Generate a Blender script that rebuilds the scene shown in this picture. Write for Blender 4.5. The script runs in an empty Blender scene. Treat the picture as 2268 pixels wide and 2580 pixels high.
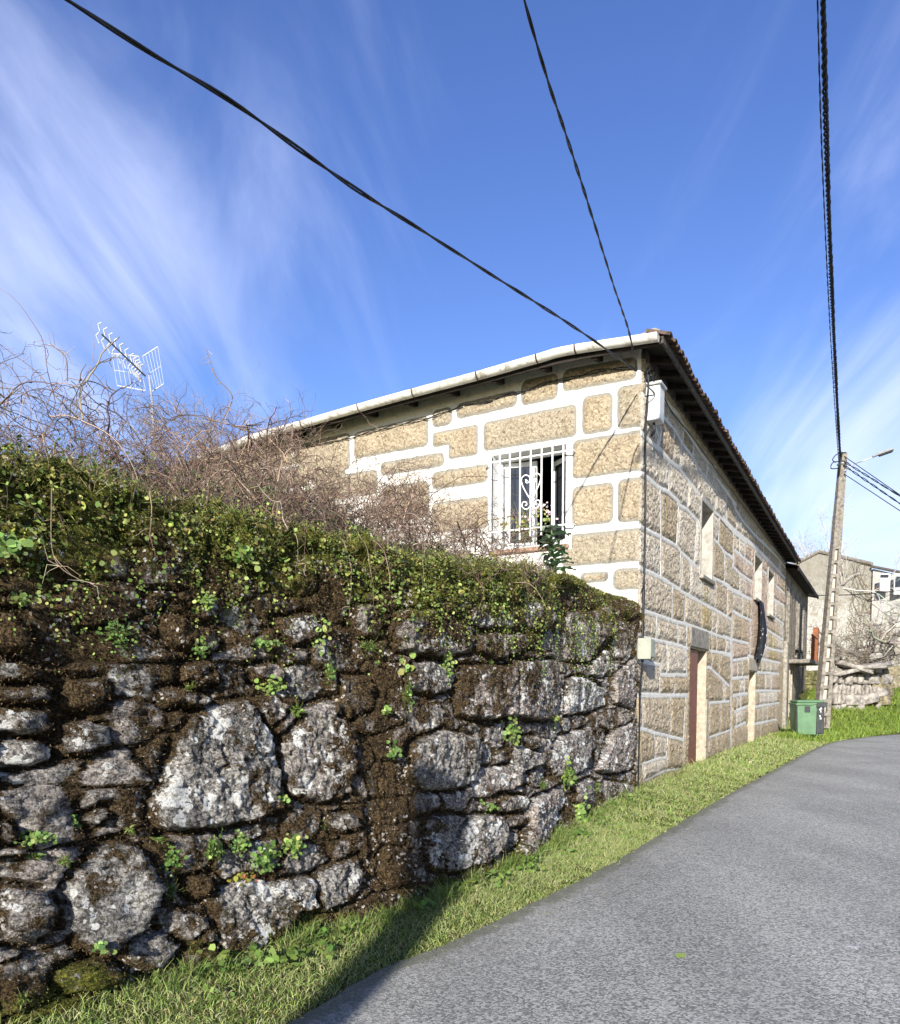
import bpy, math
import numpy as np
from mathutils import Vector
rng = np.random.default_rng(7)
D, SC = bpy.data, bpy.context.scene
COL = SC.collection
# ------------------------------------------------------------------ camera
PITCH = math.radians(3.5); FPX = 1959.; CX = 1134.; CY = 1740 + FPX*math.tan(PITCH)
cam = D.objects.new('camera', D.cameras.new('camera')); COL.objects.link(cam); SC.camera = cam
cam.location = (0, 0, 1.6); cam.rotation_euler = (math.pi/2 - PITCH, 0, 0)
cam.data.sensor_fit = 'HORIZONTAL'; cam.data.sensor_width = 36; cam.data.lens = 36*FPX/2268
cam.data.shift_y = (CY - 1290)/2268; cam.data.clip_end = 3000; cam.data.clip_start = .05
# ------------------------------------------------------------------ light
SUN_EL = 20.5; SUN_HEAD = 14.8      # light travels 16 degrees right of forward
sl = D.lights.new('sun', 'SUN'); sl.energy = 4.8; sl.angle = math.radians(.55); sl.color = (1, .95, .87)
so = D.objects.new('sun', sl); COL.objects.link(so)
h = math.radians(SUN_HEAD); e = math.radians(SUN_EL)
ldir = Vector((math.sin(h)*math.cos(e), math.cos(h)*math.cos(e), -math.sin(e)))
so.rotation_euler = ldir.to_track_quat('-Z', 'Y').to_euler(); so.location = (-20, -60, 25)
SC.view_settings.view_transform = 'Standard'; SC.view_settings.look = 'None'
SC.view_settings.exposure = 1.0; SC.view_settings.gamma = 1
SC.cycles.max_bounces = 5; SC.cycles.diffuse_bounces = 3; SC.cycles.transparent_max_bounces = 8
SC.cycles.use_adaptive_sampling = True; SC.cycles.adaptive_threshold = .02
try: SC.cycles.use_denoising = True; SC.cycles.denoiser = 'OPENIMAGEDENOISE'
except Exception: pass

# ------------------------------------------------------------------ node helper
class NT:
    def __init__(s, tree): s.t = tree; s.n = tree.nodes; s.l = tree.links
    def new(s, typ, **kw):
        n = s.n.new(typ)
        for k, v in kw.items(): setattr(n, k, v)
        return n
    def put(s, n, key, v):
        if v is None: return
        i = n.inputs[key]
        if isinstance(v, bpy.types.NodeSocket): s.l.new(v, i)
        else:
            if i.type == 'RGBA' and not hasattr(v, '__len__'): v = (v, v, v)
            if i.type == 'RGBA' and len(v) == 3: v = (*v, 1)
            i.default_value = v
    def math(s, op, a, b=None, c=None, clamp=False):
        n = s.new('ShaderNodeMath', operation=op, use_clamp=clamp)
        for k, v in enumerate((a, b, c)): s.put(n, k, v)
        return n.outputs[0]
    def mix(s, f, a, b, mode='MIX'):
        n = s.new('ShaderNodeMix', data_type='RGBA', blend_type=mode)
        s.put(n, 0, f); s.put(n, 6, a); s.put(n, 7, b); return n.outputs[2]
    def noise(s, vec, scale, detail=4, rough=.6, dist=0, out='Fac', dims='3D'):
        n = s.new('ShaderNodeTexNoise', noise_dimensions=dims)
        s.put(n, 'Vector', vec); s.put(n, 'Scale', scale); s.put(n, 'Detail', detail)
        s.put(n, 'Roughness', rough); s.put(n, 'Distortion', dist); return n.outputs[out]
    def voro(s, vec, scale, feature='F1', out='Distance', rnd=1):
        n = s.new('ShaderNodeTexVoronoi', feature=feature)
        s.put(n, 'Vector', vec); s.put(n, 'Scale', scale); s.put(n, 'Randomness', rnd); return n.outputs[out]
    def ramp(s, f, lo, hi, a=0., b=1., smooth=True):
        n = s.new('ShaderNodeMapRange', interpolation_type='SMOOTHSTEP' if smooth else 'LINEAR', clamp=True)
        s.put(n, 0, f); s.put(n, 1, lo); s.put(n, 2, hi); s.put(n, 3, a); s.put(n, 4, b); return n.outputs[0]
    def attr(s, name, sep=True):
        a = s.new('ShaderNodeAttribute', attribute_name=name)
        if not sep: return a
        c = s.new('ShaderNodeSeparateColor'); s.l.new(a.outputs['Color'], c.inputs[0])
        return c.outputs[0], c.outputs[1], c.outputs[2], a.outputs['Alpha']
    def vmul(s, v, xyz):
        n = s.new('ShaderNodeVectorMath', operation='MULTIPLY'); s.put(n, 0, v); s.put(n, 1, xyz); return n.outputs[0]
    def obj(s): return s.new('ShaderNodeTexCoord').outputs['Object']
    def bump(s, hgt, dist=.01, strength=1., normal=None):
        n = s.new('ShaderNodeBump'); s.put(n, 'Height', hgt); s.put(n, 'Distance', dist); s.put(n, 'Strength', strength)
        s.put(n, 'Normal', normal); return n.outputs[0]

def material(name, fn=None, base=(.5, .5, .5), rough=.8, metal=0, spec=.3, vary=.12, vscale=6, bumpd=.002, bscale=60):
    m = D.materials.new(name); m.use_nodes = True; t = NT(m.node_tree)
    b = m.node_tree.nodes['Principled BSDF']
    b.inputs['Roughness'].default_value = rough; b.inputs['Metallic'].default_value = metal
    b.inputs['Specular IOR Level'].default_value = spec
    if fn:
        r = fn(t, b)
    else:
        v = t.obj(); n1 = t.noise(v, vscale, 5, .65); n2 = t.noise(v, vscale*9, 3)
        f = t.math('ADD', t.math('MULTIPLY', n1, .7), t.math('MULTIPLY', n2, .3))
        dark = tuple(c*(1 - vary*2.2) for c in base); lite = tuple(min(1, c*(1 + vary*1.6)) for c in base)
        t.put(b, 'Base Color', t.mix(t.ramp(f, .3, .7), dark, lite))
        if bumpd: t.put(b, 'Normal', t.bump(t.noise(v, bscale, 4), bumpd))
    return m

# ------------------------------------------------------------------ world: Nishita sky with thin cirrus
w = D.worlds.new('World'); SC.world = w; w.use_nodes = True
t = NT(w.node_tree); bg = w.node_tree.nodes['Background']
sky = t.new('ShaderNodeTexSky', sky_type='NISHITA', sun_disc=False, sun_elevation=e, sun_rotation=h + math.pi,
            altitude=300, air_density=1.0, dust_density=.4, ozone_density=2.5)
def ray(x, y):
    return np.array([(x - CX)/FPX, math.cos(PITCH) - math.sin(PITCH)*(y - CY)/FPX, -math.sin(PITCH) - math.cos(PITCH)*(y - CY)/FPX])
gen = t.new('ShaderNodeTexCoord').outputs['Generated']
hs = t.new('ShaderNodeHueSaturation'); t.put(hs, 'Saturation', 1.18); t.put(hs, 'Value', .82); t.put(hs, 'Hue', .520); t.put(hs, 'Color', sky.outputs[0])
sp = t.new('ShaderNodeSeparateXYZ'); t.put(sp, 0, gen)
zz = t.math('ADD', t.math('MAXIMUM', sp.outputs[2], 0), .22)
cb = t.new('ShaderNodeCombineXYZ'); t.put(cb, 0, t.math('DIVIDE', sp.outputs[0], zz)); t.put(cb, 1, t.math('DIVIDE', sp.outputs[1], zz))
mp = t.new('ShaderNodeMapping'); t.put(mp, 'Vector', cb.outputs[0]); mp.inputs['Rotation'].default_value = (0, 0, math.radians(-24)); mp.inputs['Scale'].default_value = (1.5, .42, 1)
st = t.noise(mp.outputs[0], 1.9, 10, .56, 1.6)
st2 = t.noise(mp.outputs[0], .75, 4, .5, .5)
def blob(x, y, rad, amt):
    c = ray(x, y); c /= np.linalg.norm(c)
    d = t.new('ShaderNodeVectorMath', operation='DOT_PRODUCT'); t.put(d, 0, gen); t.put(d, 1, tuple(c))
    return t.ramp(d.outputs['Value'], math.cos(math.radians(rad)), 1., 0, amt)
bl = blob(-60, 640, 15, .28)
for a in ((30, 300, 15, .08), (560, 250, 16, .07), (2150, 1100, 13, .2), (2330, 1180, 12, .2), (1980, 1180, 6, .12), (2330, 1330, 9, .18), (700, 800, 12, .08), (330, 820, 12, .10)): bl = t.math('ADD', bl, blob(*a))
cl = t.math('ADD', t.math('ADD', t.math('MULTIPLY', st, 1.05), t.math('MULTIPLY', st2, .5)), bl)
fac = t.ramp(cl, .72, 1.55, 0, .68)
hz = t.ramp(sp.outputs[2], .0, .35, .35, 0)
fac = t.math('MAXIMUM', fac, t.math('MULTIPLY', hz, .6)); dk = t.ramp(sp.outputs[2], 0, .38, .66, 1)
t.put(bg, 'Color', t.mix(fac, t.mix(1., hs.outputs[0], dk, 'MULTIPLY'), (4.0, 4.4, 5.9)))
bg.inputs['Strength'].default_value = .135

# ------------------------------------------------------------------ geometry from the photograph's sight lines
O = np.array([0, 0, 1.6])
def hit(x, y, P, N):
    d = ray(x, y); return O + d*(np.dot(np.asarray(P) - O, N)/np.dot(d, N))
def gnd(x, y, z=0): return hit(x, y, (0, 0, z), np.array([0, 0, 1.]))
C0 = gnd(1600, 2010)
dd = ray(2220, 1740); dd[2] = 0; DS = dd/np.linalg.norm(dd); DW = np.array([-DS[1], DS[0], 0])
NS = np.array([DS[1], -DS[0], 0]); NW = -DS
def S(x, y, o=0): q = hit(x, y, C0 + NS*o, NS); return float(np.dot(q - C0, DS)), float(q[2])
def W(x, y, o=0): q = hit(x, y, C0 + NW*o, NW); return float(np.dot(q - C0, DW)), float(q[2])
def PS(s, z, o=0.): return C0 + DS*s + NS*o + np.array([0, 0, z])
def PW(s, z, o=0.): return C0 + DW*s + NW*o + np.array([0, 0, z])
def crop(ox, oy, sc): return lambda x, y: (ox + x/sc, oy + y/sc)

# ------------------------------------------------------------------ numpy noise
_P = rng.permutation(4096); _G = rng.standard_normal((4096, 3)); _G /= np.linalg.norm(_G, axis=1)[:, None]
def perlin(x, y, z=0.):
    x = np.asarray(x, float); y = np.asarray(y, float); z = np.broadcast_to(np.asarray(z, float), x.shape)
    xi, yi, zi = np.floor(x).astype(int), np.floor(y).astype(int), np.floor(z).astype(int)
    xf, yf, zf = x - xi, y - yi, z - zi
    u, v, w_ = [q*q*q*(q*(q*6 - 15) + 10) for q in (xf, yf, zf)]
    r = 0
    for a in (0, 1):
        for b in (0, 1):
            for c in (0, 1):
                g = _G[_P[(_P[(_P[(xi + a) & 4095] + yi + b) & 4095] + zi + c) & 4095]]
                dot = g[..., 0]*(xf - a) + g[..., 1]*(yf - b) + g[..., 2]*(zf - c)
                r = r + dot*(u if a else 1 - u)*(v if b else 1 - v)*(w_ if c else 1 - w_)
    return r*1.5
def fbm(x, y, z=0., o=4, g=.5):
    r = 0; a = 1; tot = 0
    for k in range(o):
        r = r + a*perlin(x*2**k + 17.3*k, y*2**k - 9.1*k, np.asarray(z)*2**k + 3.7*k); tot += a; a *= g
    return r/tot
def sstep(a, b, x): q = np.clip((x - a)/(b - a), 0, 1); return q*q*(3 - 2*q)
def poly_sdf(X, Y, P):
    P = np.asarray(P, float); n = len(P); d = np.full(X.shape, 1e9); ins = np.zeros(X.shape, bool)
    for i in range(n):
        a, b = P[i], P[(i + 1) % n]; ex, ey = b - a; wx, wy = X - a[0], Y - a[1]
        k = np.clip((wx*ex + wy*ey)/(ex*ex + ey*ey + 1e-12), 0, 1)
        d = np.minimum(d, (wx - ex*k)**2 + (wy - ey*k)**2)
        c = ((a[1] > Y) != (b[1] > Y)) & (X < (b[0] - a[0])*(Y - a[1])/(b[1] - a[1] + 1e-12) + a[0]); ins ^= c
    return np.where(ins, -1, 1)*np.sqrt(d)

# ------------------------------------------------------------------ object helpers
def tag(o, label=None, cat=None, group=None, kind=None):
    if label: o['label'] = label
    if cat: o['category'] = cat
    if group: o['group'] = group
    if kind: o['kind'] = kind
    return o
def empty(name, loc=(0, 0, 0), label=None, cat=None, group=None, rz=0):
    o = D.objects.new(name, None); COL.objects.link(o); o.location = tuple(loc); o.rotation_euler = (0, 0, rz); o.empty_display_size = .2
    return tag(o, label, cat, group)
_wm = {}
def world_of(o):
    l = Vector(o.location); p = o.parent
    while p: l = l + Vector(p.location); p = p.parent
    return l
def mesh(name, V, Fc, mat, parent=None, smooth=False, attrs=None, local=False, uv=None):
    """V world coordinates (or local=True); faces as an (n,k) array or list."""
    V = np.asarray(V, np.float64).reshape(-1, 3)
    if parent is not None and not local: V = V - np.array(world_of(parent))
    me = D.meshes.new(name)
    if isinstance(Fc, np.ndarray):
        n, k = Fc.shape
        me.vertices.add(len(V)); me.vertices.foreach_set('co', V.astype(np.float32).ravel())
        me.loops.add(n*k); me.loops.foreach_set('vertex_index', Fc.astype(np.int32).ravel())
        me.polygons.add(n); me.polygons.foreach_set('loop_start', np.arange(0, n*k, k, dtype=np.int32))
        me.update(calc_edges=True)
    else:
        me.from_pydata([tuple(v) for v in V], [], [tuple(q) for q in Fc]); me.update()
    if attrs:
        for k, a in attrs.items():
            at = me.attributes.new(k, 'FLOAT_COLOR', 'POINT'); at.data.foreach_set('color', np.asarray(a, np.float32).ravel())
    if smooth: me.polygons.foreach_set('use_smooth', np.ones(len(me.polygons), bool))
    me.materials.append(mat)
    o = D.objects.new(name, me); COL.objects.link(o)
    if parent is not None: o.parent = parent
    return o
class MB:
    def __init__(s): s.v = []; s.f = []
    def add(s, V, F):
        b = len(s.v); s.v += [tuple(q) for q in V]; s.f += [tuple(i + b for i in q) for q in F]; return s
    def box(s, a, b, M=None, bev=0.):
        """box between corner a and b in the frame M (function u,v,w -> world)"""
        M = M or (lambda x, y, z: (x, y, z)); (x0, y0, z0), (x1, y1, z1) = a, b
        if bev <= 0:
            V = [M(x, y, z) for x in (x0, x1) for y in (y0, y1) for z in (z0, z1)]
            F = [(0, 1, 3, 2), (4, 6, 7, 5), (0, 4, 5, 1), (2, 3, 7, 6), (0, 2, 6, 4), (1, 5, 7, 3)]
            return s.add(V, F)
        bev = min(bev, abs(x1-x0)*.45, abs(y1-y0)*.45, abs(z1-z0)*.45)
        import itertools
        L = [(x0, x1), (y0, y1), (z0, z1)]; V = []; idx = {}
        for c in itertools.product((0, 1), repeat=3):
            for ax in range(3):
                p = []
                for k in range(3):
                    q = L[k][c[k]]; sg = 1 if L[k][1] > L[k][0] else -1
                    if k != ax: q += (bev if c[k] == 0 else -bev)*sg
                    p.append(q)
                idx[(c, ax)] = len(V); V.append(M(*p))
        F = []
        for ax in range(3):
            o1, o2 = [k for k in range(3) if k != ax]
            for sd in (0, 1):
                q = []
                for a1, a2 in ((0, 0), (1, 0), (1, 1), (0, 1)):
                    c = [0, 0, 0]; c[ax] = sd; c[o1] = a1; c[o2] = a2; q.append(idx[(tuple(c), ax)])
                F.append(q)
            for a1 in (0, 1):
                for a2 in (0, 1):
                    c0 = [0, 0, 0]; c0[o1] = a1; c0[o2] = a2; c1 = list(c0); c1[ax] = 1; c0 = tuple(c0); c1 = tuple(c1)
                    F.append([idx[(c0, o1)], idx[(c1, o1)], idx[(c1, o2)], idx[(c0, o2)]])
        for c in itertools.product((0, 1), repeat=3): F.append([idx[(c, 0)], idx[(c, 1)], idx[(c, 2)]])
        return s.add(V, F)
    def tube(s, pts, r, n=8, caps=True):
        V, F = tube_np([np.asarray(pts, float)], [r], n); s.add(V, [tuple(q) for q in F])
        if caps:
            b = len(s.v) - len(V); m = len(pts)
            s.f.append(tuple(b + i for i in range(n))[::-1]); s.f.append(tuple(b + (m - 1)*n + i for i in range(n)))
        return s
    def build(s, name, mat, parent=None, smooth=False, **k):
        import bmesh
        o = mesh(name, s.v, s.f, mat, parent, smooth, **k)
        bm = bmesh.new(); bm.from_mesh(o.data); bmesh.ops.recalc_face_normals(bm, faces=bm.faces); bm.to_mesh(o.data); bm.free()
        return o
def tube_np(lines, radii, n=5):
    Vs, Fs = [], []; off = 0; ang = np.arange(n)*2*np.pi/n; ca, sa = np.cos(ang), np.sin(ang)
    for P, r in zip(lines, radii):
        m = len(P); T = np.gradient(P, axis=0); T /= np.linalg.norm(T, axis=1)[:, None] + 1e-9
        up = np.array([0, 0, 1.]) if abs(T[0, 2]) < .9 else np.array([1., 0, 0])
        A = np.cross(T, up); A /= np.linalg.norm(A, axis=1)[:, None] + 1e-9; B = np.cross(T, A)
        r = np.broadcast_to(np.asarray(r, float), (m,))
        V = P[:, None, :] + r[:, None, None]*(A[:, None, :]*ca[None, :, None] + B[:, None, :]*sa[None, :, None])
        Vs.append(V.reshape(-1, 3)); i = np.arange(m - 1)[:, None]*n; j = np.arange(n)[None, :]; k = (j + 1) % n
        Fs.append(np.stack([i + j, i + k, i + n + k, i + n + j], -1).reshape(-1, 4) + off); off += m*n
    return np.concatenate(Vs), np.concatenate(Fs)
def smooth_path(P, n):
    P = np.asarray(P, float); m = len(P); t_ = np.linspace(0, m - 1, n); out = np.zeros((n, P.shape[1]))
    Q = np.vstack([2*P[0] - P[1], P, 2*P[-1] - P[-2]])
    for i, tt in enumerate(t_):
        k = min(int(tt), m - 2); f = tt - k; a, b, c, d = Q[k:k + 4]
        out[i] = .5*((2*b) + (-a + c)*f + (2*a - 5*b + 4*c - d)*f*f + (-a + 3*b - 3*c + d)*f**3)
    return out
def grid_faces(nu, nv, keep=None):
    i = np.arange(nu - 1)[:, None]*nv; j = np.arange(nv - 1)[None, :]
    F = np.stack([i + j, i + nv + j, i + nv + j + 1, i + j + 1], -1)
    if keep is not None: F = F[keep]
    return F.reshape(-1, 4)
def axis(pts, step):
    """grid coordinates from breakpoints; step may be a function of position"""
    out = [pts[0]]
    for a, b in zip(pts[:-1], pts[1:]):
        x = a
        seg = []
        while x < b:
            x += step(x) if callable(step) else step
            seg.append(x)
        seg = np.array(seg); seg = a + (seg - a)*(b - a)/(seg[-1] - a); out += list(seg)
    return np.array(out)

# ------------------------------------------------------------------ materials
def m_block(t, b):
    v = t.obj(); mo, tone, rim, yel = t.attr('m')
    n1 = t.noise(v, 3.5, 6, .7); n2 = t.noise(v, 38, 5, .7); n3 = t.noise(v, 120, 2)
    cr = t.ramp(t.noise(v, 24, 4, .75, .8), .52, .66)
    c1 = t.mix(t.ramp(n1, .35, .65), (.33, .26, .165), (.47, .38, .26))
    c1 = t.mix(t.math('MULTIPLY', t.ramp(tone, .36, .0), .55), c1, (.34, .31, .25)); c1 = t.mix(t.ramp(tone, .36, 1.), c1, t.mix(t.ramp(n1, .35, .65), (.54, .48, .395), (.74, .675, .575))); c1 = t.mix(t.math('MULTIPLY', t.ramp(tone, .5, .53), t.ramp(tone, .56, .53)), c1, (.52, .40, .32))
    n4 = t.noise(v, 27, 6, .8, .8); c1 = t.mix(t.ramp(n4, .46, .62), c1, t.mix(.5, c1, (.74, .64, .47)))
    c1 = t.mix(t.math('MULTIPLY', cr, .9), c1, (.10, .072, .042)); c1 = t.mix(t.ramp(n4, .46, .36, 0, .75), c1, (.15, .105, .06))
    c1 = t.mix(rim, c1, (.30, .29, .25))
    c1 = t.mix(t.math('MULTIPLY', yel, t.ramp(t.noise(v, 14, 4), .4, .6)), c1, (.42, .31, .05))
    wh = t.mix(t.ramp(t.noise(v, 9, 7, .8), .47, .78), (.68, .66, .60), (.36, .345, .30))
    z = t.new('ShaderNodeSeparateXYZ'); t.put(z, 0, v)
    low = t.ramp(t.math('SUBTRACT', z.outputs[2], t.math('MULTIPLY', t.noise(v, 3, 5, .7), 1.0)), -.75, .0, 1, 0)
    f = t.ramp(t.math('ADD', mo, t.math('MULTIPLY', t.math('SUBTRACT', n2, .5), .25)), .42, .58)
    c = t.mix(f, c1, wh)
    c = t.mix(t.math('MULTIPLY', low, .75), c, (.10, .085, .045))
    c = t.mix(t.math('MULTIPLY', t.ramp(z.outputs[2], .3, .05), .6), c, (.14, .12, .02))
    t.put(b, 'Base Color', c)
    hgt = t.math('MULTIPLY', t.math('ADD', t.math('MULTIPLY', t.noise(v, 30, 5, .7), 1.), t.math('MULTIPLY', n3, .25)), t.ramp(mo, .3, .6, 1, .12))
    t.put(b, 'Normal', t.bump(hgt, .034))
M_BLOCK = material('house_block_stone', m_block, rough=.9, spec=.15)

def m_rubble(t, b):
    v = t.obj(); stone, tone, moss, lich = t.attr('m'); green, dry, _, _2 = t.attr('g')
    n1 = t.noise(v, 5, 6, .7); n2 = t.noise(v, 45, 5, .75); n3 = t.noise(v, 16, 5, .7)
    streak = t.noise(t.vmul(v, (9, 9, 34)), 1, 4, .7, .5)
    c = t.mix(t.ramp(n1, .35, .65), (.22, .21, .195), (.60, .565, .505))
    c = t.mix(t.ramp(tone, .0, 1.), c, t.mix(t.ramp(n3, .35, .6), (.33, .27, .235), (.63, .54, .47)))
    c = t.mix(t.ramp(n2, .40, .60), t.mix(.78, c, (.012, .011, .010)), c)
    c = t.mix(t.ramp(streak, .56, .7, 0, .7), c, (.035, .032, .03))
    c = t.mix(t.ramp(t.noise(v, 90, 3, .6), .56, .68, 0, .55), c, (.62, .58, .53))
    # lichen rosettes
    wv = t.new('ShaderNodeVectorMath', operation='ADD'); t.put(wv, 0, v); t.put(wv, 1, t.vmul(t.noise(v, 28, 3, out='Color'), (.035, .035, .035)))
    l1 = t.voro(wv.outputs[0], 13); l2 = t.voro(wv.outputs[0], 30)
    patch = t.noise(v, 4.2, 4, .6)
    th = t.math('ADD', t.math('MULTIPLY', t.math('MULTIPLY', lich, t.ramp(patch, .35, .6, .35, 1.2)), .62), t.ramp(patch, .45, .68, 0, .42))
    f1 = t.ramp(t.math('SUBTRACT', th, l1), -.02, .04); f2 = t.ramp(t.math('SUBTRACT', t.math('SUBTRACT', th, .1), l2), -.02, .05)
    fl = t.math('MULTIPLY', t.math('MAXIMUM', f1, f2), t.ramp(t.noise(v, 60, 3, .7), .3, .48, .1, 1))
    c = t.mix(fl, c, t.mix(n2, (.5, .5, .47), (.88, .88, .84)))
    # moss
    mn = t.math('ADD', t.math('ADD', t.math('MULTIPLY', t.noise(v, 8, 9, .78), 1.15), -.2), t.math('MULTIPLY', n2, .25))
    mf = t.ramp(t.math('ADD', mn, moss), .60, .66)
    br = t.mix(t.ramp(n3, .3, .7), (.040, .028, .013), (.15, .105, .052)); gr = t.mix(t.ramp(n2, .35, .65), (.06, .07, .012), (.25, .24, .045))
    pit = t.noise(v, 70, 4, .7)
    br = t.mix(t.ramp(pit, .42, .6), (.020, .014, .008), t.mix(t.ramp(n1, .35, .65), br, (.15, .10, .05))); gr = t.mix(t.ramp(pit, .4, .6), (.03, .036, .008), gr)
    mc = t.mix(t.ramp(t.math('ADD', green, t.math('MULTIPLY', t.math('SUBTRACT', n1, .5), 1.6)), .35, .75), br, gr)
    c = t.mix(mf, c, mc)
    sp2 = t.math('MULTIPLY', t.ramp(t.math('SUBTRACT', t.ramp(t.noise(v, 3.2, 3), .42, .64, 0, .36), t.voro(wv.outputs[0], 26)), -.02, .03), t.ramp(n2, .43, .50)); c = t.mix(sp2, c, (.55, .52, .47))
    c = t.mix(t.ramp(stone, .35, .0, 0, .6), c, (.03, .022, .012))
    t.put(b, 'Base Color', c)
    hh = t.math('ADD', t.math('MULTIPLY', n2, .75), t.math('ADD', t.math('MULTIPLY', mf, .45), t.math('MULTIPLY', t.noise(v, 22, 6, .8), 1.5)))
    hh = t.math('ADD', hh, t.math('MULTIPLY', t.noise(v, 130, 3), .35))
    t.put(b, 'Normal', t.bump(hh, .026))
M_RUBBLE = material('mossy_field_stone', m_rubble, rough=.95, spec=.1)

def m_leafy(t, b):
    a = t.attr('c', False); t.put(b, 'Base Color', a.outputs['Color'])
    b.inputs['Subsurface Weight'].default_value = 0
    tr = t.new('ShaderNodeBsdfTranslucent'); t.put(tr, 'Color', a.outputs['Color'])
    mx = t.new('ShaderNodeMixShader'); out = t.n['Material Output']
    t.put(mx, 0, .25); t.l.new(b.outputs[0], mx.inputs[1]); t.l.new(tr.outputs[0], mx.inputs[2]); t.l.new(mx.outputs[0], out.inputs[0])
M_LEAF = material('leaf', m_leafy, rough=.55, spec=.35)
M_TWIG = material('twig', lambda t, b: t.put(b, 'Base Color', t.attr('c', False).outputs['Color']), rough=.8, spec=.2)

def m_asphalt(t, b):
    v = t.obj(); n1 = t.noise(v, .55, 5, .6); g = t.voro(v, 84, out='Color'); g2 = t.noise(v, 210, 2, .6)
    sep = t.new('ShaderNodeSeparateColor'); t.put(sep, 0, g)
    base = t.mix(t.ramp(n1, .35, .65), (.225, .235, .21), (.41, .415, .375))
    st = t.mix(t.ramp(sep.outputs[0], .0, 1.), (.06, .06, .055), (.56, .54, .49))
    c = t.mix(.68, base, st); c = t.mix(t.ramp(g2, .5, .75, 0, .35), c, (.5, .5, .49))
    mp = t.new('ShaderNodeMapping'); t.put(mp, 'Vector', v); mp.inputs['Rotation'].default_value = (0, 0, math.radians(32)); mp.inputs['Scale'].default_value = (1., .09, 1)
    tr = t.noise(mp.outputs[0], 1.1, 4, .6)
    c = t.mix(t.ramp(tr, .40, .60, .18, 0), c, (.07, .072, .073))
    ed, _, _, _ = t.attr('e')
    c = t.mix(t.math('MULTIPLY', ed, t.ramp(t.noise(v, 6, 5, .7), .35, .6, .2, .8)), c, (.20, .195, .17))
    c = t.mix(t.ramp(t.math('ADD', ed, t.noise(v, 2.5, 6, .75)), 1.05, 1.3, 0, .5), c, (.08, .085, .03))
    t.put(b, 'Base Color', c)
    t.put(b, 'Normal', t.bump(t.math('ADD', t.voro(v, 105), g2), .004))
M_ROAD = material('asphalt', m_asphalt, rough=.82, spec=.3)
def m_earth(t, b):
    v = t.obj(); n = t.noise(v, 9, 7, .75); n2 = t.noise(v, 55, 4, .7)
    c = t.mix(t.ramp(n, .35, .65), (.05, .06, .015), (.13, .14, .04)); c = t.mix(t.ramp(n2, .5, .7, 0, .7), c, (.17, .14, .075))
    t.put(b, 'Base Color', c); t.put(b, 'Normal', t.bump(n2, .02))
M_EARTH = material('turf_earth', m_earth, rough=1, spec=.05)
M_WHITE = material('white_paint', base=(.78, .78, .76), rough=.45, vary=.06, vscale=4, bumpd=.0006, spec=.4)
def m_gut(t, b):
    v = t.obj(); n = t.noise(v, 5, 6, .75); c = t.mix(t.ramp(n, .45, .7), (.66, .65, .60), (.24, .215, .16))
    t.put(b, 'Base Color', c); t.put(b, 'Normal', t.bump(t.noise(v, 30), .001))
M_GUT = material('gutter_white', m_gut, rough=.5)
M_PLASTER = material('white_plaster', base=(.35, .335, .30), rough=.9, vary=.13, vscale=7, bumpd=.004, bscale=45)
M_REVEAL = material('shaded_reveal_plaster', base=(.35, .33, .29), rough=.9, vary=.16, vscale=7, bumpd=.004, bscale=45)  # plaster base darkened so the window recesses read as shaded
M_BLACK = material('black_rubber', base=(.012, .013, .016), rough=.45, vary=.2, bumpd=0)
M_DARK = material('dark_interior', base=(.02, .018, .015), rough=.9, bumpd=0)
M_WOOD = material('weathered_dark_wood', base=(.022, .017, .013), rough=.85, vary=.3, vscale=9)
M_WOODG = material('grey_eave_board', base=(.085, .075, .062), rough=.9, vary=.25, vscale=12)
M_RUST = material('rusty_iron', base=(.23, .085, .035), rough=.85, vary=.3, vscale=14)
M_DOOR = material('brown_painted_door', base=(.20, .075, .045), rough=.55, vary=.2, vscale=10, bumpd=.001)
M_IRON = material('dark_strap_iron', base=(.06, .03, .022), rough=.6, vary=.25)
M_TILE = material('old_clay_tile', base=(.11, .075, .055), rough=.95, vary=.35, vscale=12, bumpd=.008, bscale=40)
M_CONC = material('old_concrete', base=(.20, .18, .15), rough=.95, vary=.3, vscale=9, bumpd=.006, bscale=40)
M_CONC_LIT = material('lit_web_concrete', base=(.46, .43, .35), rough=.9, vary=.12, vscale=8, bumpd=.003)  # paler copy of the concrete paints the sunlit pocket faces of the pole
M_BOXG = material('grey_green_box', base=(.30, .31, .25), rough=.55, vary=.08, bumpd=.0005)
M_BOXW = material('white_meter_box', base=(.58, .59, .58), rough=.5, vary=.09, bumpd=.0005)
M_GREEN = material('green_bin_plastic', base=(.085, .17, .085), rough=.5, vary=.1, vscale=3, bumpd=.0006, spec=.5)
M_BINDK = material('dark_grey_bin_plastic', base=(.035, .037, .04), rough=.5, vary=.2, bumpd=.0005)
M_GALV = material('galvanised_steel', base=(.45, .46, .47), rough=.4, metal=.6, vary=.1)
M_STONEJ = material('dressed_granite', base=(.38, .33, .25), rough=.92, vary=.16, vscale=9, bumpd=.006, bscale=45)
M_STONEG = material('grey_granite', base=(.26, .24, .20), rough=.95, vary=.25, vscale=8, bumpd=.012, bscale=30)
def m_cloth(t, b):
    v = t.obj(); n = t.noise(v, 7, 4, .7); 
    t.put(b, 'Base Color', t.mix(t.ramp(n, .62, .66), (.012, .012, .015), (.6, .6, .6))); t.put(b, 'Normal', t.bump(t.noise(t.vmul(v, (14, 14, 3)), 1, 4), .03))
M_CLOTH = material('black_plastic_sheet', m_cloth, rough=.4, spec=.5)
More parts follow.
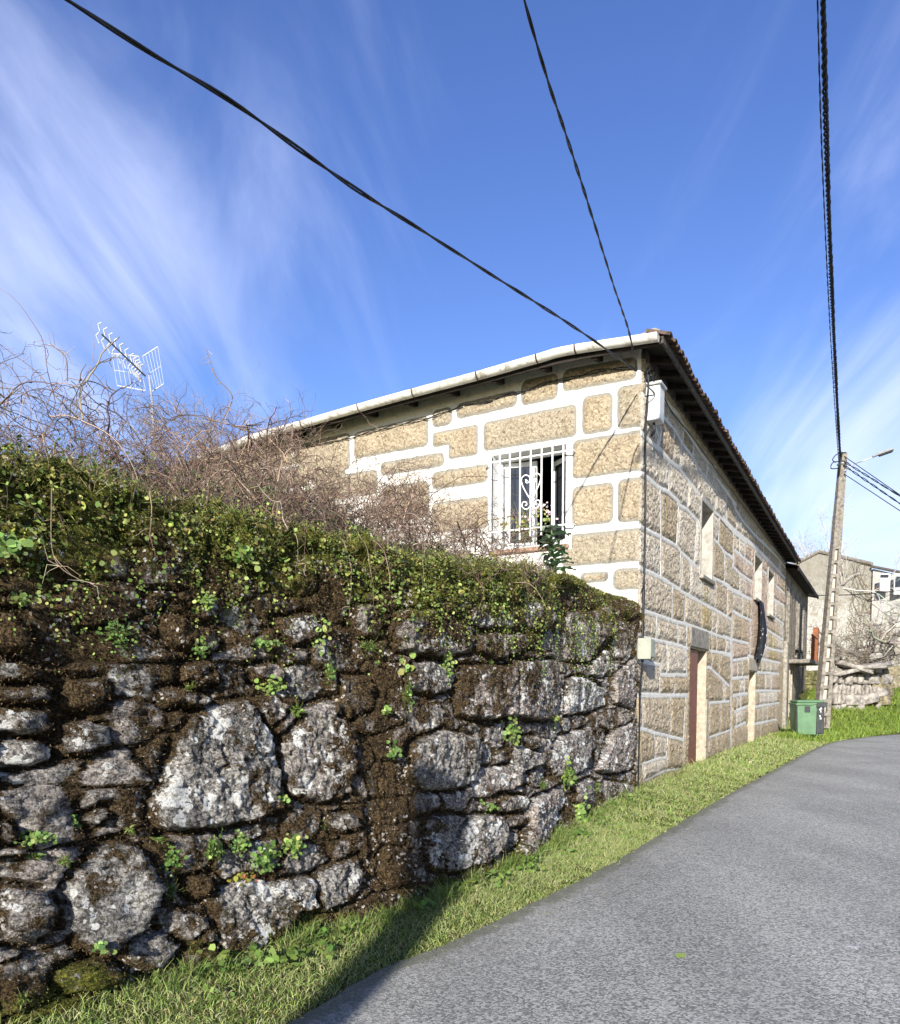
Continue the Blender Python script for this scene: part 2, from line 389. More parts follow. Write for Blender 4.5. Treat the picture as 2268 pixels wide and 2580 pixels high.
def m_glass(t, b): b.inputs['Base Color'].default_value = (.02, .022, .025, 1); b.inputs['Roughness'].default_value = .04; b.inputs['Specular IOR Level'].default_value = .8
M_GLASS = material('dark_glass', m_glass, rough=.05)
M_BLUE = material('blue_wall_paint', base=(.10, .25, .32), rough=.8, vary=.05)
def m_render(t, b):
    v = t.obj(); n = t.noise(v, 2.2, 7, .7); n2 = t.noise(v, 12, 5, .7)
    z = t.new('ShaderNodeSeparateXYZ'); t.put(z, 0, v)
    c = t.mix(t.ramp(n2, .35, .65), (.27, .26, .23), (.52, .49, .43)); c = t.mix(t.ramp(n, .5, .62, 0, .8), c, (.26, .235, .19))
    c = t.mix(t.ramp(t.math('ADD', z.outputs[2], t.math('MULTIPLY', n, 4)), 5.5, 8.6, 0, .72), c, (.17, .155, .12))
    t.put(b, 'Base Color', c); t.put(b, 'Normal', t.bump(n2, .05))
M_RENDER = material('weathered_render', m_render, rough=.95)

# ================================================================== SETTING: ground, road
RE = [gnd(*q)[:2] for q in ((960, 2448), (1123, 2384), (1294, 2303), (1527, 2186), (1748, 2055), (1880, 1979), (2018, 1906), (2070, 1880))]
RE = [np.array(q) for q in ((-3.9, -3.), (-2.2, 1.), (-1.35, 2.6), (-.74, 3.68))] + [np.array(q) for q in RE] + [np.array(q) for q in ((12.9, 25.2), (16.4, 28.3), (22., 31.), (32., 34.), (48, 38))]
RE = smooth_path(RE, 420)
wob = fbm(np.arange(420)*.45, np.arange(420)*.1, 0, 3)*.03
tn = np.gradient(RE, axis=0); tn /= np.linalg.norm(tn, axis=1)[:, None]; RE = RE + np.stack([tn[:, 1], -tn[:, 0]], 1)*wob[:, None]
def dist_edge(x, y):
    """signed distance to the road edge: positive on the road"""
    x = np.asarray(x).ravel(); y = np.asarray(y).ravel(); out = np.empty(len(x))
    for a in range(0, len(x), 20000):
        dx = x[a:a + 20000, None] - RE[None, ::3, 0]; dy = y[a:a + 20000, None] - RE[None, ::3, 1]; d2 = dx*dx + dy*dy; k = d2.argmin(1)
        r = np.arange(len(k)); tt = tn[::3][k]
        out[a:a + 20000] = np.sqrt(d2[r, k])*np.sign(tt[:, 1]*dx[r, k] - tt[:, 0]*dy[r, k])
    return out
# ground sheet, near part fine with banks, reaching the horizon
def ground_z(x, y):
    x = np.asarray(x, float); y = np.asarray(y, float); sh = x.shape
    d = dist_edge(x, y).reshape(sh)
    s = (x - C0[0])*DS[0] + (y - C0[1])*DS[1]; o = (x - C0[0])*NS[0] + (y - C0[1])*NS[1]
    off = np.clip(-d, 0, None)
    z = -.02 + .05*sstep(0, .35, off) + .10*sstep(.25, 1.2, off)*(y < 26)
    bank = sstep(26.5, 37, y - .22*(x - 14))
    z = z + bank*1.35*(d < 0) + sstep(1.5, 11, off)*sstep(24, 30, y)*.35
    z = z + .03*fbm(x*1.3, y*1.3, 1, 3)*(d < -.1)
    z = np.where(d > 0, -.05, z)
    return z
gx = axis([-60, -12, -5, 8, 22, 60, 700], lambda q: 3. if q < -12 else (.35 if q < -5 else (.12 if q < 8 else (.25 if q < 22 else (1.2 if q < 60 else 60)))))
gy = axis([-30, -4, 14, 40, 80, 1500], lambda q: 3. if q < -4 else (.12 if q < 14 else (.25 if q < 40 else (2 if q < 80 else 120))))
gx[0] = -900
X, Y = np.meshgrid(gx, gy, indexing='ij')
G = mesh('ground', np.stack([X, Y, ground_z(X, Y)], -1).reshape(-1, 3), grid_faces(len(gx), len(gy)), M_EARTH, smooth=True); G['kind'] = 'structure'
# road
n = len(RE); nv = 60; wd = np.concatenate([[0], np.cumsum(np.linspace(.05, .35, nv - 1))])
nr = np.stack([tn[:, 1], -tn[:, 0]], 1)
nr = (ns_ := np.array([np.convolve(np.pad(nr[:, k], 30, mode='edge'), np.ones(61)/61, 'valid') for k in (0, 1)]).T)
RV = RE[:, None, :] + nr[:, None, :]*wd[None, :, None]
RZ = .012 + .02*sstep(0, 2, wd)[None, :] + RV[..., 0]*0
at = np.zeros((n, nv, 4)); at[..., 0] = np.exp(-wd/.28)[None, :]; at[..., 3] = 1
RO = mesh('road', np.concatenate([RV, RZ[..., None]], -1).reshape(-1, 3), grid_faces(n, nv)[:, ::-1], M_ROAD, smooth=True, attrs={'e': at.reshape(-1, 4)}); RO['kind'] = 'structure'

# ================================================================== RETAINING WALL of field stones
BASE = np.array([(2.80, 11.62), (1.72, 9.3), (.70, 7.1), (-.02, 5.85), (-.62, 5.1), (-1.22, 4.35), (-1.62, 3.8), (-2.15, 3.05), (-2.9, 2.3), (-4.2, 1.4), (-6, .6)])
BP = smooth_path(BASE, 900); bl_ = np.concatenate([[0], np.cumsum(np.linalg.norm(np.diff(BP, axis=0), axis=1))]); ULEN = bl_[-1]
bt = np.gradient(BP, axis=0); bt /= np.linalg.norm(bt, axis=1)[:, None]
bn = np.stack([-bt[:, 1], bt[:, 0]], 1)
if np.dot(bn[300], -BP[300]) < 0: bn = -bn      # normal faces the road
def wall_base(u): return np.stack([np.interp(u, bl_, BP[:, k]) for k in (0, 1)], -1)
def wall_nrm(u): q = np.stack([np.interp(u, bl_, bn[:, k]) for k in (0, 1)], -1); return q/np.linalg.norm(q, axis=-1)[..., None]
BAT = .09
def BU(u): return BAT*sstep(.0, 2.2, np.asarray(u, float))
def px_wall(x, y):
    """pixel -> (u, z) on the battered wall face"""
    d = ray(x, y); u0 = np.linspace(0, ULEN, 1500); p = wall_base(u0)
    r = np.arctan2(p[:, 0], p[:, 1]); a = math.atan2(d[0], d[1]); k = int(np.argmin(np.abs(r - a))); u = u0[k]
    for _ in range(6):
        q = wall_base(np.array([u]))[0]; z = 1.6 + d[2]/d[1]*q[1] if abs(d[1]) > 1e-6 else 0
        pp = p - wall_nrm(u0)*(BU(u0)*z)[:, None]
        k = int(np.argmin(np.abs(np.arctan2(pp[:, 0], pp[:, 1]) - a))); u = u0[k]
    q = (wall_base(np.array([u]))[0] + wall_nrm(np.array([u]))[0]*(-float(BU(u))*z)); z = 1.6 + d[2]/d[1]*q[1]
    return float(u), float(z)
cA, cB, cC, cD, cE, cG = crop(0, 1400, 2.995), crop(0, 1980, 2.995), crop(600, 1400, 3.594), crop(600, 1850, 2.995), crop(1100, 1400, 3.456), crop(1100, 1800, 3.456)
cN = lambda x, y: (x, y)
ST = [  # crop, polygon, tone, lichen, moss offset
 (cA, [(1200,410),(1330,440),(1520,520),(1660,590),(1670,690),(1600,740),(1450,700),(1300,680),(1230,600)], .9, 0, -.25),
 (cA, [(1240,340),(1480,440),(1500,500),(1400,460),(1250,400)], .1, .1, -.15),
 (cA, [(0,300),(90,310),(100,390),(0,400)], .5, .1, -.1), (cA, [(-60,430),(130,470),(230,640),(280,700),(100,740),(-60,700)], .7, .2, -.08),
 (cA, [(-60,750),(150,800),(380,850),(300,930),(100,960),(-60,990)], .2, .3, -.12), (cA, [(-60,1010),(330,970),(420,1080),(380,1130),(-60,1110)], .3, .2, -.25),
 (cA, [(-60,1150),(370,1180),(380,1330),(120,1360),(-60,1340)], .2, .3, -.15), (cA, [(20,1380),(150,1390),(400,1420),(410,1530),(200,1580),(20,1560)], .3, .42, -.2),
 (cA, [(450,930),(750,920),(800,1060),(700,1150),(480,1140)], .4, .4, -.05), (cA, [(480,1250),(640,1230),(800,1290),(830,1430),(600,1500),(480,1500)], .2, .42, -.15),
 (cA, [(1180,1030),(1350,1000),(1600,1060),(1560,1120),(1400,1130),(1230,1120)], .3, .3, -.1), (cA, [(1350,820),(1600,800),(1640,960),(1500,980),(1370,940)], .3, .0, -.1),
 (cN, [(425,1870),(470,1800),(540,1770),(620,1765),(680,1850),(695,1960),(698,2040),(610,2075),(500,2090),(390,2095),(370,2050),(385,2010),(410,1960)], .15, .46, -.24),
 (cB, [(620,560),(700,450),(880,400),(1050,480),(1150,600),(1200,760),(1180,900),(1100,1050),(900,1200),(760,1290),(600,1230),(500,1000),(450,800),(560,640)], .0, .18, -.22),
 (cB, [(-40,250),(100,300),(130,400),(-40,420)], .1, .3, -.1), (cB, [(-40,750),(300,800),(420,900),(400,1100),(200,1200),(-40,1150)], .4, .2, .02),
 (cB, [(940,1250),(1000,1150),(1200,1090),(1350,1180),(1370,1230),(1210,1400),(1050,1400),(920,1330)], .35, .35, -.15),
 (cB, [(430,1400),(750,1310),(900,1380),(880,1520),(500,1560),(420,1480)], .2, .2, -.05), (cB, [(1430,700),(1560,680),(1580,800),(1500,850),(1430,800)], .1, .2, -.1),
 (cB, [(600,250),(760,150),(800,220),(740,290)], .3, .4, -.2), (cB, [(1350,1250),(1600,1220),(1700,1250),(1650,1380),(1400,1420)], .4, .1, -.05),
 (cN, [(525,2260),(590,2215),(700,2215),(790,2205),(795,2290),(735,2300),(720,2340),(640,2400),(560,2400),(535,2330)], .2, .5, -.2),
 (cN, [(804,2194),(900,2157),(914,2210),(884,2254),(864,2277),(800,2294),(797,2250)], .1, .12, -.22),
 (cN, [(770,1780),(830,1760),(870,1790),(880,1900),(870,2000),(800,2030),(720,2000),(715,1930),(700,1870),(740,1830)], .45, .38, -.17),
 (cC, [(940,1080),(1180,1100),(1170,1400),(950,1500),(870,1420),(900,1250)], .5, .35, .02),
 (cN, [(1035,1665),(1110,1668),(1130,1740),(1080,1752),(1020,1735),(1015,1710)], .35, .0, -.3),
 (cC, [(110,1010),(330,980),(420,1060),(370,1130),(150,1140)], .8, .1, -.2), (cC, [(320,560),(650,500),(760,620),(640,790),(500,830),(380,720)], .4, .5, -.15),
 (cC, [(1050,400),(1200,400),(1280,600),(1260,740),(1100,740),(1000,560)], .5, .2, -.12),
 (cN, [(985,1530),(1080,1515),(1150,1560),(1180,1600),(1190,1640),(1130,1655),(1060,1650),(1000,1640),(975,1580)], .55, .35, -.22),
 (cD, [(640,600),(850,590),(860,700),(720,720),(640,680)], .2, .0, -.2),
 (cN, [(1030,1870),(1110,1840),(1190,1855),(1200,1900),(1195,1960),(1160,1985),(1060,1990),(1020,1960),(1030,1910)], .2, .1, -.3),
 (cD, [(1080,850),(1340,900),(1350,1000),(1300,1150),(1150,1160),(1060,1040)], .8, .1, -.15),
 (cN, [(1060,2060),(1130,2050),(1180,2060),(1165,2100),(1120,2150),(1110,2195),(1080,2190)], .2, .15, -.15),
 (cE, [(250,440),(330,390),(500,400),(660,420),(680,560),(680,620),(520,630),(380,620),(280,570)], .45, .3, -.25),
 (cE, [(750,450),(880,430),(960,500),(990,600),(960,660),(850,700),(770,640),(735,540)], .3, .35, -.3),
 (cE, [(330,690),(500,670),(760,700),(800,790),(680,860),(480,900),(340,850)], .3, .15, -.02), (cE, [(930,280),(1100,270),(1400,260),(1550,330),(1480,400),(1150,430),(950,420)], .4, .2, .0),
 (cE, [(1040,620),(1120,580),(1300,600),(1460,570),(1470,760),(1330,850),(1290,930),(1150,920),(1060,900),(1020,800)], .7, .25, -.2),
 (cE, [(1480,640),(1650,680),(1620,900),(1500,900),(1490,780)], .6, .2, -.12),
 (cE, [(170,960),(620,960),(620,1200),(600,1400),(420,1430),(170,1400),(150,1200)], .9, .2, .02), (cE, [(640,920),(1050,900),(1080,1060),(1080,1380),(950,1440),(640,1410),(630,1100)], .6, .35, -.13),
 (cE, [(1110,1080),(1180,1050),(1300,1080),(1450,1150),(1490,1300),(1300,1370),(1100,1380)], .0, .55, -.25),
 (cE, [(1310,950),(1430,850),(1520,850),(1500,1000),(1440,1060),(1320,1040)], .5, .3, -.15), (cE, [(1500,1060),(1700,900),(1730,1200),(1710,1330),(1520,1280)], .7, .2, -.2),
 (cE, [(1590,400),(1740,380),(1740,600),(1680,650),(1580,620)], .4, .1, .0),
 (cG, [(660,270),(780,270),(900,400),(880,440),(720,510),(690,560),(640,430)], .1, .25, -.3), (cG, [(350,480),(640,430),(700,600),(560,680),(400,740),(320,740),(330,560)], .6, .3, -.18),
 (cG, [(690,190),(850,180),(890,300),(760,290)], .2, .3, -.15), (cG, [(970,320),(1080,190),(1290,110),(1300,300),(1250,480),(1180,520),(1050,540),(960,470)], .4, .42, -.2),
 (cG, [(1500,150),(1700,60),(1720,470),(1600,510),(1480,510),(1370,490),(1420,360),(1480,260)], .8, .4, -.3),
 (cG, [(770,770),(830,720),(960,680),(1100,600),(1100,790),(1040,950),(980,1040),(900,1140),(740,1290),(660,1190),(720,1060),(760,960),(750,850)], 1., .45, -.42),
 (cG, [(300,870),(510,870),(560,930),(560,1090),(440,1270),(300,1330),(100,1380),(60,1200),(220,950)], .3, .38, -.25),
 (cG, [(1150,620),(1300,550),(1400,580),(1380,800),(1250,850),(1170,760)], .5, .3, -.15), (cG, [(1420,560),(1650,610),(1670,760),(1500,860),(1420,800)], .4, .45, -.2),
 (cG, [(520,720),(760,700),(740,830),(560,850)], .2, .4, -.15), (cG, [(560,880),(740,870),(740,960),(600,980)], .6, .3, .05)]
uax = axis([0, 5, 8.6, ULEN], lambda q: .017 if q < 4 else (.011 if q < 8.6 else .04))
FACE = 2.6; SHW = .17
def CREST(u):
    p = wall_base(u) - wall_nrm(u)*(BU(u)*FACE + SHW*.85)[:, None]; x = CX + FPX*p[:, 0]/p[:, 1]
    y = np.interp(x, [-400, 0, 150, 300, 450, 600, 750, 900, 1050, 1200, 1330, 1430, 1520, 1600], [1100, 1155, 1175, 1205, 1255, 1290, 1325, 1362, 1400, 1412, 1428, 1456, 1484, 1515])
    return 1.6 + (1740 - y)/FPX*p[:, 1] - .09 + .04*fbm(u*1.4, u*0, 5, 3) + .035*fbm(u*7, u*0, 8, 3)
vax = np.concatenate([np.linspace(-.15, FACE, 250), FACE + np.cumsum(np.linspace(.012, .055, 46))])   # beyond FACE: rolls back over the top
nu, nvv = len(uax), len(vax)
UU, VV = np.meshgrid(uax, vax, indexing='ij')
wu = UU + .035*fbm(UU*5, VV*5, 1, 4) + .012*fbm(UU*18, VV*18, 8, 2); wz = VV + .035*fbm(UU*5, VV*5, 9, 4) + .012*fbm(UU*18, VV*18, 4, 2)
# filler stones: jittered cells
def cells(x, y, sx, sy, seed):
    g = np.random.default_rng(seed); J = g.random((400, 400, 3)); gi, gj = np.floor(x/sx).astype(int), np.floor(y/sy).astype(int)
    d1 = np.full(x.shape, 9.); d2 = d1.copy(); tid = np.zeros(x.shape); bx_ = tid.copy(); by_ = tid.copy()
    for a in (-1, 0, 1):
        for b in (-1, 0, 1):
            j = J[(gi + a) % 400, (gj + b) % 400]; dx = (gi + a + .15 + .7*j[..., 0])*sx - x; dy = (gj + b + .15 + .7*j[..., 1])*sy - y
            d = np.sqrt((dx/sx)**2 + (dy/sy)**2); m_ = d < d1; d2 = np.where(m_, d1, np.minimum(d2, d)); tid = np.where(m_, j[..., 2], tid); bx_ = np.where(m_, dx, bx_); by_ = np.where(m_, dy, by_); d1 = np.where(m_, d, d1)
    return d2 - d1, tid, bx_, by_
ce, ct, dcx, dcy = cells(wu + .03*np.sin(wz*9), wz, .40, .22, 3); ct2 = (ct*7.13) % 1; ct3 = (ct*13.7) % 1
inner = sstep(.03, .30, ce)
sd = np.where(ce > 0, -.5*ce*.2, 0); stone = sstep(.02, .16, ce); tone = ct*.8; mossb = np.full(UU.shape, .29); lich = ct*.0 + .12
hgt = -.030 + sstep(.015, .09, ce)*(.028 + .06*(ct - .5) + .22*(ct2 - .5)*dcx + .16*(ct3 - .5)*dcy)
for cr_, P, tn_, li_, mo_ in ST:
    Q = np.array([px_wall(*cr_(*q)) for q in P]); lo, hi = Q.min(0) - .12, Q.max(0) + .12
    iu0, iu1 = np.searchsorted(uax, (lo[0], hi[0])); iv0, iv1 = np.searchsorted(vax, (lo[1], hi[1]))
    sl_ = (slice(max(iu0, 0), iu1), slice(max(iv0, 0), iv1))
    if iu1 - iu0 < 2 or iv1 - iv0 < 2: continue
    d = poly_sdf(wu[sl_], wz[sl_], Q); size = min(hi - lo) - .24
    ins = sstep(.015, -.02, d)
    k = rng.random()
    cen = (lo + hi)/2; tilt = (rng.random(2) - .5)*.22
    top = .015 + .035*k + min(.02, size*.05)*(1 - np.exp(d/.035)) + tilt[0]*(UU[sl_] - cen[0]) + tilt[1]*(VV[sl_] - cen[1])
    rim = sstep(.05, .0, d)
    hh = np.where(d < .012, top*sstep(.010, -.022, d) - .045*(1 - sstep(.010, -.018, d)), hgt[sl_] - .05*sstep(.05, .015, d)*(d > .012))
    hgt[sl_] = hh*(1 - .55*sstep(1.9, 2.45, VV[sl_]))
    stone[sl_] = np.where(d < .03, ins, stone[sl_]); tone[sl_] = tone[sl_]*(1 - ins) + tn_*ins
    mossb[sl_] = mossb[sl_]*(1 - ins) + (mo_*.8 + .34)*ins; lich[sl_] = lich[sl_]*(1 - ins) + li_*ins
n_a = fbm(UU*3.1, VV*3.1, 2, 4); n_b = fbm(UU*14, VV*14, 3, 4, .65); n_c = fbm(UU*46, VV*46, 6, 2)
ridg = 1 - np.abs(fbm(UU*7, VV*16, 12, 4, .6))*2.2
crk = 1 - sstep(.0, .05, np.abs(fbm(UU*2.6 + 9, VV*2.6, 15, 3)))
hgt = hgt + .038*n_a + .036*n_b + .015*n_c + .020*ridg*stone - .018*crk*sstep(.1, .3, fbm(UU*1.4, VV*1.4, 19, 2) + .25)
# moss bias: heavy below the crest, brown belts between
topf = np.interp(UU, [0, 3, 5.5], [.55, .7, 1])*sstep(1.95, 2.62, VV + .35*fbm(UU*1.2, VV*1.2, 7, 3))
ftop = sstep(1.2, 2.3, VV + .5*fbm(UU*.8, VV*.8, 11, 3))*np.interp(UU, [0, 4, 6, 9], [.25, .5, 1, 1])
mossb = .075 + .20*(1 - stone) + .45*(mossb - .16) + .26*topf + .10*ftop + .40*fbm(UU*2.4, VV*2.0, 13, 6, .66) + .14*n_b
band = np.exp(-((UU - px_wall(960, 2000)[0])/.28)**2)*sstep(2.0, 1.3, VV); mossb += .22*band
low = sstep(.45, .1, VV); mossb += .15*low
mossb = mossb - .07*np.interp(UU, [0, 4, 7.5], [1, .8, .15]) - .03
mossb = np.where(VV > FACE, mossb + .4, mossb)
hgt = hgt + .10*topf*fbm(UU*1.9, VV*3.6, 35, 3)*sstep(1.5, 3.5, UU)
green = .72*topf + .5*low + .75*fbm(UU*2.2, VV*2.6, 21, 4) + .12*ftop - .3*band
moss_on = sstep(.45, .62, mossb + .5 + .3*fbm(UU*9, VV*9, 30, 3))
hgt = hgt + .012*moss_on*(1 + fbm(UU*30, VV*30, 31, 2)) + .045*topf*(.6 + 1.6*fbm(UU*4.5, VV*4.5, 33, 3))
# position
N2 = wall_nrm(uax); B2 = wall_base(uax); cr = CREST(uax)[:, None]
over = np.clip(VV - FACE, 0, None); bend = np.clip(over/.34, 0, 1)
back = BU(UU)*np.minimum(VV, FACE) + np.where(over > 0, SHW*(1 - np.cos(bend*np.pi/2)) + np.clip(over - .34, 0, None), 0)
vlow = np.where(VV > 2., 2. + (VV - 2.)*(cr - .10 - 2.)/(FACE - 2.), VV)
zz_ = np.where(over > 0, (cr - .10) + .10*np.sin(bend*np.pi/2) - .10*np.clip(over - .34, 0, None), vlow)
nh = np.where(over > 0, np.cos(bend*np.pi/2), 1); nz = np.where(over > 0, np.sin(bend*np.pi/2), .06)
hgt = hgt*(1 - .75*sstep(FACE - .1, FACE + .3, VV)*sstep(2.5, .8, UU)); hg = np.where(VV < .05, hgt*.3, hgt)
hg = hg*sstep(-.02, .25, UU + .0) if False else hg
WX = B2[:, None, 0] - N2[:, None, 0]*back + N2[:, None, 0]*hg*nh
WY = B2[:, None, 1] - N2[:, None, 1]*back + N2[:, None, 1]*hg*nh
WZ = zz_ + hg*nz
atm = np.stack([stone, np.clip(tone, 0, 1), mossb, lich], -1); atg = np.stack([np.clip(green, 0, 1), green*0, green*0, green*0 + 1], -1)
WALLP = np.stack([WX, WY, WZ], -1)
RW = empty('retaining_wall', (.5, 6.5, 0), 'old mossy dry stone retaining wall beside the road in front of the house', 'wall')
mesh('stone_face', WALLP.reshape(-1, 3), grid_faces(nu, nvv), M_RUBBLE, RW, smooth=True, attrs={'m': atm.reshape(-1, 4), 'g': atg.reshape(-1, 4)})
# raised garden behind the wall
TER = empty('x'); D.objects.remove(TER)
tp = WALLP[::12, -1]; inn = np.array([PW(9.5, 3.0, -.3), PW(0, 3.0, -.2)])
gv = []; m_ = len(tp)
for i, p in enumerate(tp):
    a = PW(np.interp(i, [0, m_*.55, m_ - 1], [-.1, 9.5, 14.]), 2.95, -.1) if True else 0
    for k in np.linspace(0, 1, 14): q = p*(1 - k) + a*k; gv.append((q[0], q[1], (p[2] - .03)*(1 - k) + 2.85*k + .04*math.sin(k*9 + i)*k*(1 - k)*4 - .5*k*(1 - k)))
TG = mesh('garden_ground', gv, grid_faces(m_, 14)[:, ::-1], M_EARTH, smooth=True); TG['kind'] = 'structure'

# ================================================================== HOUSE
WTOP = 6.56; SLEN = 19.35; WLEN = 9.2
HOUSE = empty('stone_house', C0, 'long two storey stone house with white mortar lines and a white gutter', 'house')
def EF(s): return np.interp(s, [-1, 0, 1, 1.5, 2.5, 3.5, 4.6, 5.9, 7, 8.5, 9.5], [6.42, 6.43, 6.46, 6.45, 6.40, 6.36, 6.31, 6.23, 6.17, 5.98, 5.88])
def ES(s): return np.interp(s, [-1, 0, 19.6], [6.42, 6.41, 6.20])
def squash(Z, top): return np.where(Z > 5.6, 5.6 + (Z - 5.6)*(top - 5.6)/(WTOP - 5.6), Z)
s1, s2, s3, s4, s5 = crop(1580, 940, 5.99), crop(1580, 1260, 5.99), crop(1580, 1580, 4.647), crop(1820, 1180, 6.3875), crop(1820, 1480, 4.867)
LN = [  # mortar joints of the street wall (crop, points, half width)
 (s1,[(250,90),(430,230),(590,430),(640,480),(780,620),(870,820),(1000,1010),(1100,1180),(1210,1310),(1330,1400),(1350,1560),(1480,1740),(1640,1960)],.05),
 (s1,[(200,300),(430,510),(600,720),(720,850),(830,1050),(980,1250),(1070,1420),(1200,1600),(1310,1760)],.04),
 (s1,[(180,870),(250,950),(430,1120),(500,1160),(630,1320),(760,1420),(900,1600),(1080,1830)],.045),(s2,[(1110,10),(1290,160),(1400,260),(1600,490),(1797,650)],.045),
 (s1,[(150,1490),(250,1540),(480,1740),(620,1800),(780,1960)],.045),(s2,[(750,60),(900,150),(1060,320)],.045),
 (s2,[(140,350),(240,430),(500,560),(750,700),(800,780),(950,920),(1050,1020)],.04),
 (s2,[(120,970),(230,1050),(330,1090),(500,1170),(690,1290),(830,1390),(980,1470),(1120,1550),(1290,1640),(1500,1760),(1570,1810)],.04),
 (s2,[(220,1670),(440,1740),(700,1830),(860,1870),(1100,1950),(1290,2020)],.04),(s3,[(1000,80),(1210,150)],.04),
 (s3,[(180,120),(460,180),(590,210),(690,250),(740,250)],.035),(s3,[(960,280),(1100,300),(1200,320)],.035),(s3,[(130,400),(380,440)],.035),(s3,[(380,440),(370,790)],.035),
 (s3,[(380,560),(720,560)],.035),(s3,[(100,790),(370,800),(720,800)],.045),(s3,[(90,1200),(180,1190),(320,1240),(450,1270),(660,1320)],.035),(s3,[(170,1600),(350,1540),(450,1520)],.02),(s3,[(180,1810),(430,1680),(630,1660)],.02),
 (s3,[(860,470),(960,470),(1190,690)],.04),(s3,[(780,885),(930,890),(1190,870)],.04),(s3,[(960,1290),(1190,1210)],.03),
 (s1,[(610,420),(600,720)],.03),(s1,[(850,830),(830,1030)],.03),(s1,[(990,1010),(980,1240)],.03),(s1,[(1210,1310),(1190,1590)],.03),(s1,[(1340,1400),(1320,2030)],.03),(s1,[(450,560),(490,700),(500,900),(460,1130)],.04),(s1,[(420,820),(460,960),(440,1110)],.03),
 (s1,[(700,900),(680,1320)],.04),(s1,[(810,1060),(790,1410)],.035),(s1,[(1060,1470),(1050,1720)],.035),(s1,[(620,1330),(620,1800)],.035),(s1,[(910,1640),(890,2030)],.035),(s1,[(1500,1740),(1480,2030)],.03),(s1,[(490,1760),(500,2037)],.04),(s1,[(1530,1650),(1530,1750)],.03),
 (s2,[(490,0),(500,560)],.04),(s2,[(770,80),(740,700)],.04),(s2,[(500,560),(500,1170)],.04),(s2,[(800,790),(790,1380)],.035),(s2,[(940,930),(930,1460)],.035),(s2,[(1040,350),(1000,920)],.035),(s2,[(1300,0),(1300,170)],.04),(s2,[(1480,70),(1460,270)],.035),(s2,[(1390,270),(1370,650)],.04),
 (s2,[(1280,570),(1370,660),(1470,790),(1590,890)],.04),(s2,[(1600,500),(1590,1020)],.04),(s2,[(1470,810),(1460,1220)],.035),(s2,[(1300,620),(1290,1150)],.035),(s2,[(1260,1150),(1340,1200),(1530,1290),(1600,1380),(1797,1480)],.04),(s2,[(1330,1220),(1310,1610)],.04),(s2,[(1510,1310),(1500,1750)],.04),(s2,[(1590,1390),(1570,1800)],.035),
 (s2,[(680,1310),(670,1800)],.035),(s2,[(870,1430),(850,1860)],.035),(s2,[(1110,1570),(1110,1950)],.035),(s2,[(1270,1660),(1260,2000)],.03),(s2,[(1350,1700),(1340,2037)],.03),(s2,[(440,1740),(430,2037)],.04),(s2,[(750,1850),(740,2037)],.035),(s2,[(900,1900),(890,2037)],.035),
 (s3,[(340,0),(330,110)],.03),(s3,[(590,0),(590,200)],.03),(s3,[(690,0),(690,550)],.035),(s3,[(460,190),(450,550)],.03),(s3,[(550,580),(540,790)],.03),(s3,[(160,800),(170,1190)],.035),(s3,[(505,810),(490,1230)],.035),(s3,[(680,820),(640,1550)],.04),(s3,[(310,1240),(320,1530)],.03),(s3,[(470,1280),(440,1660)],.03),(s3,[(985,0),(985,470)],.04),(s3,[(1040,0),(1040,280)],.035),(s3,[(1150,130),(1150,290)],.03),(s3,[(1080,310),(1070,550)],.035),(s3,[(1210,0),(1210,1450)],.09),(s3,[(1110,640),(1110,860)],.04),(s3,[(1145,670),(1140,850)],.03),(s3,[(1085,890),(1080,1210)],.04),(s3,[(960,910),(940,1400)],.045),(s3,[(1040,1290),(1030,1400)],.04),(s3,[(350,1560),(350,1660)],.025),(s3,[(170,1600),(180,1800)],.025),(s3,[(420,1700),(400,1850)],.025),
 (s4,[(0,240),(100,360),(200,620),(300,800),(520,1050),(760,1260),(900,1390),(1050,1590)],.05),(s4,[(0,800),(180,1000),(500,1250),(750,1480),(900,1640),(1000,1760)],.075),(s4,[(190,1320),(330,1440),(480,1560)],.05),(s4,[(0,1340),(150,1430)],.05),(s4,[(150,1570),(280,1700),(470,1830)],.05),(s4,[(0,1860),(80,1900),(170,1960),(300,2010)],.05),(s4,[(790,1190),(900,1300),(1050,1500)],.05),(s4,[(620,1620),(700,1700)],.05),(s4,[(850,1880),(1000,2020)],.05)]
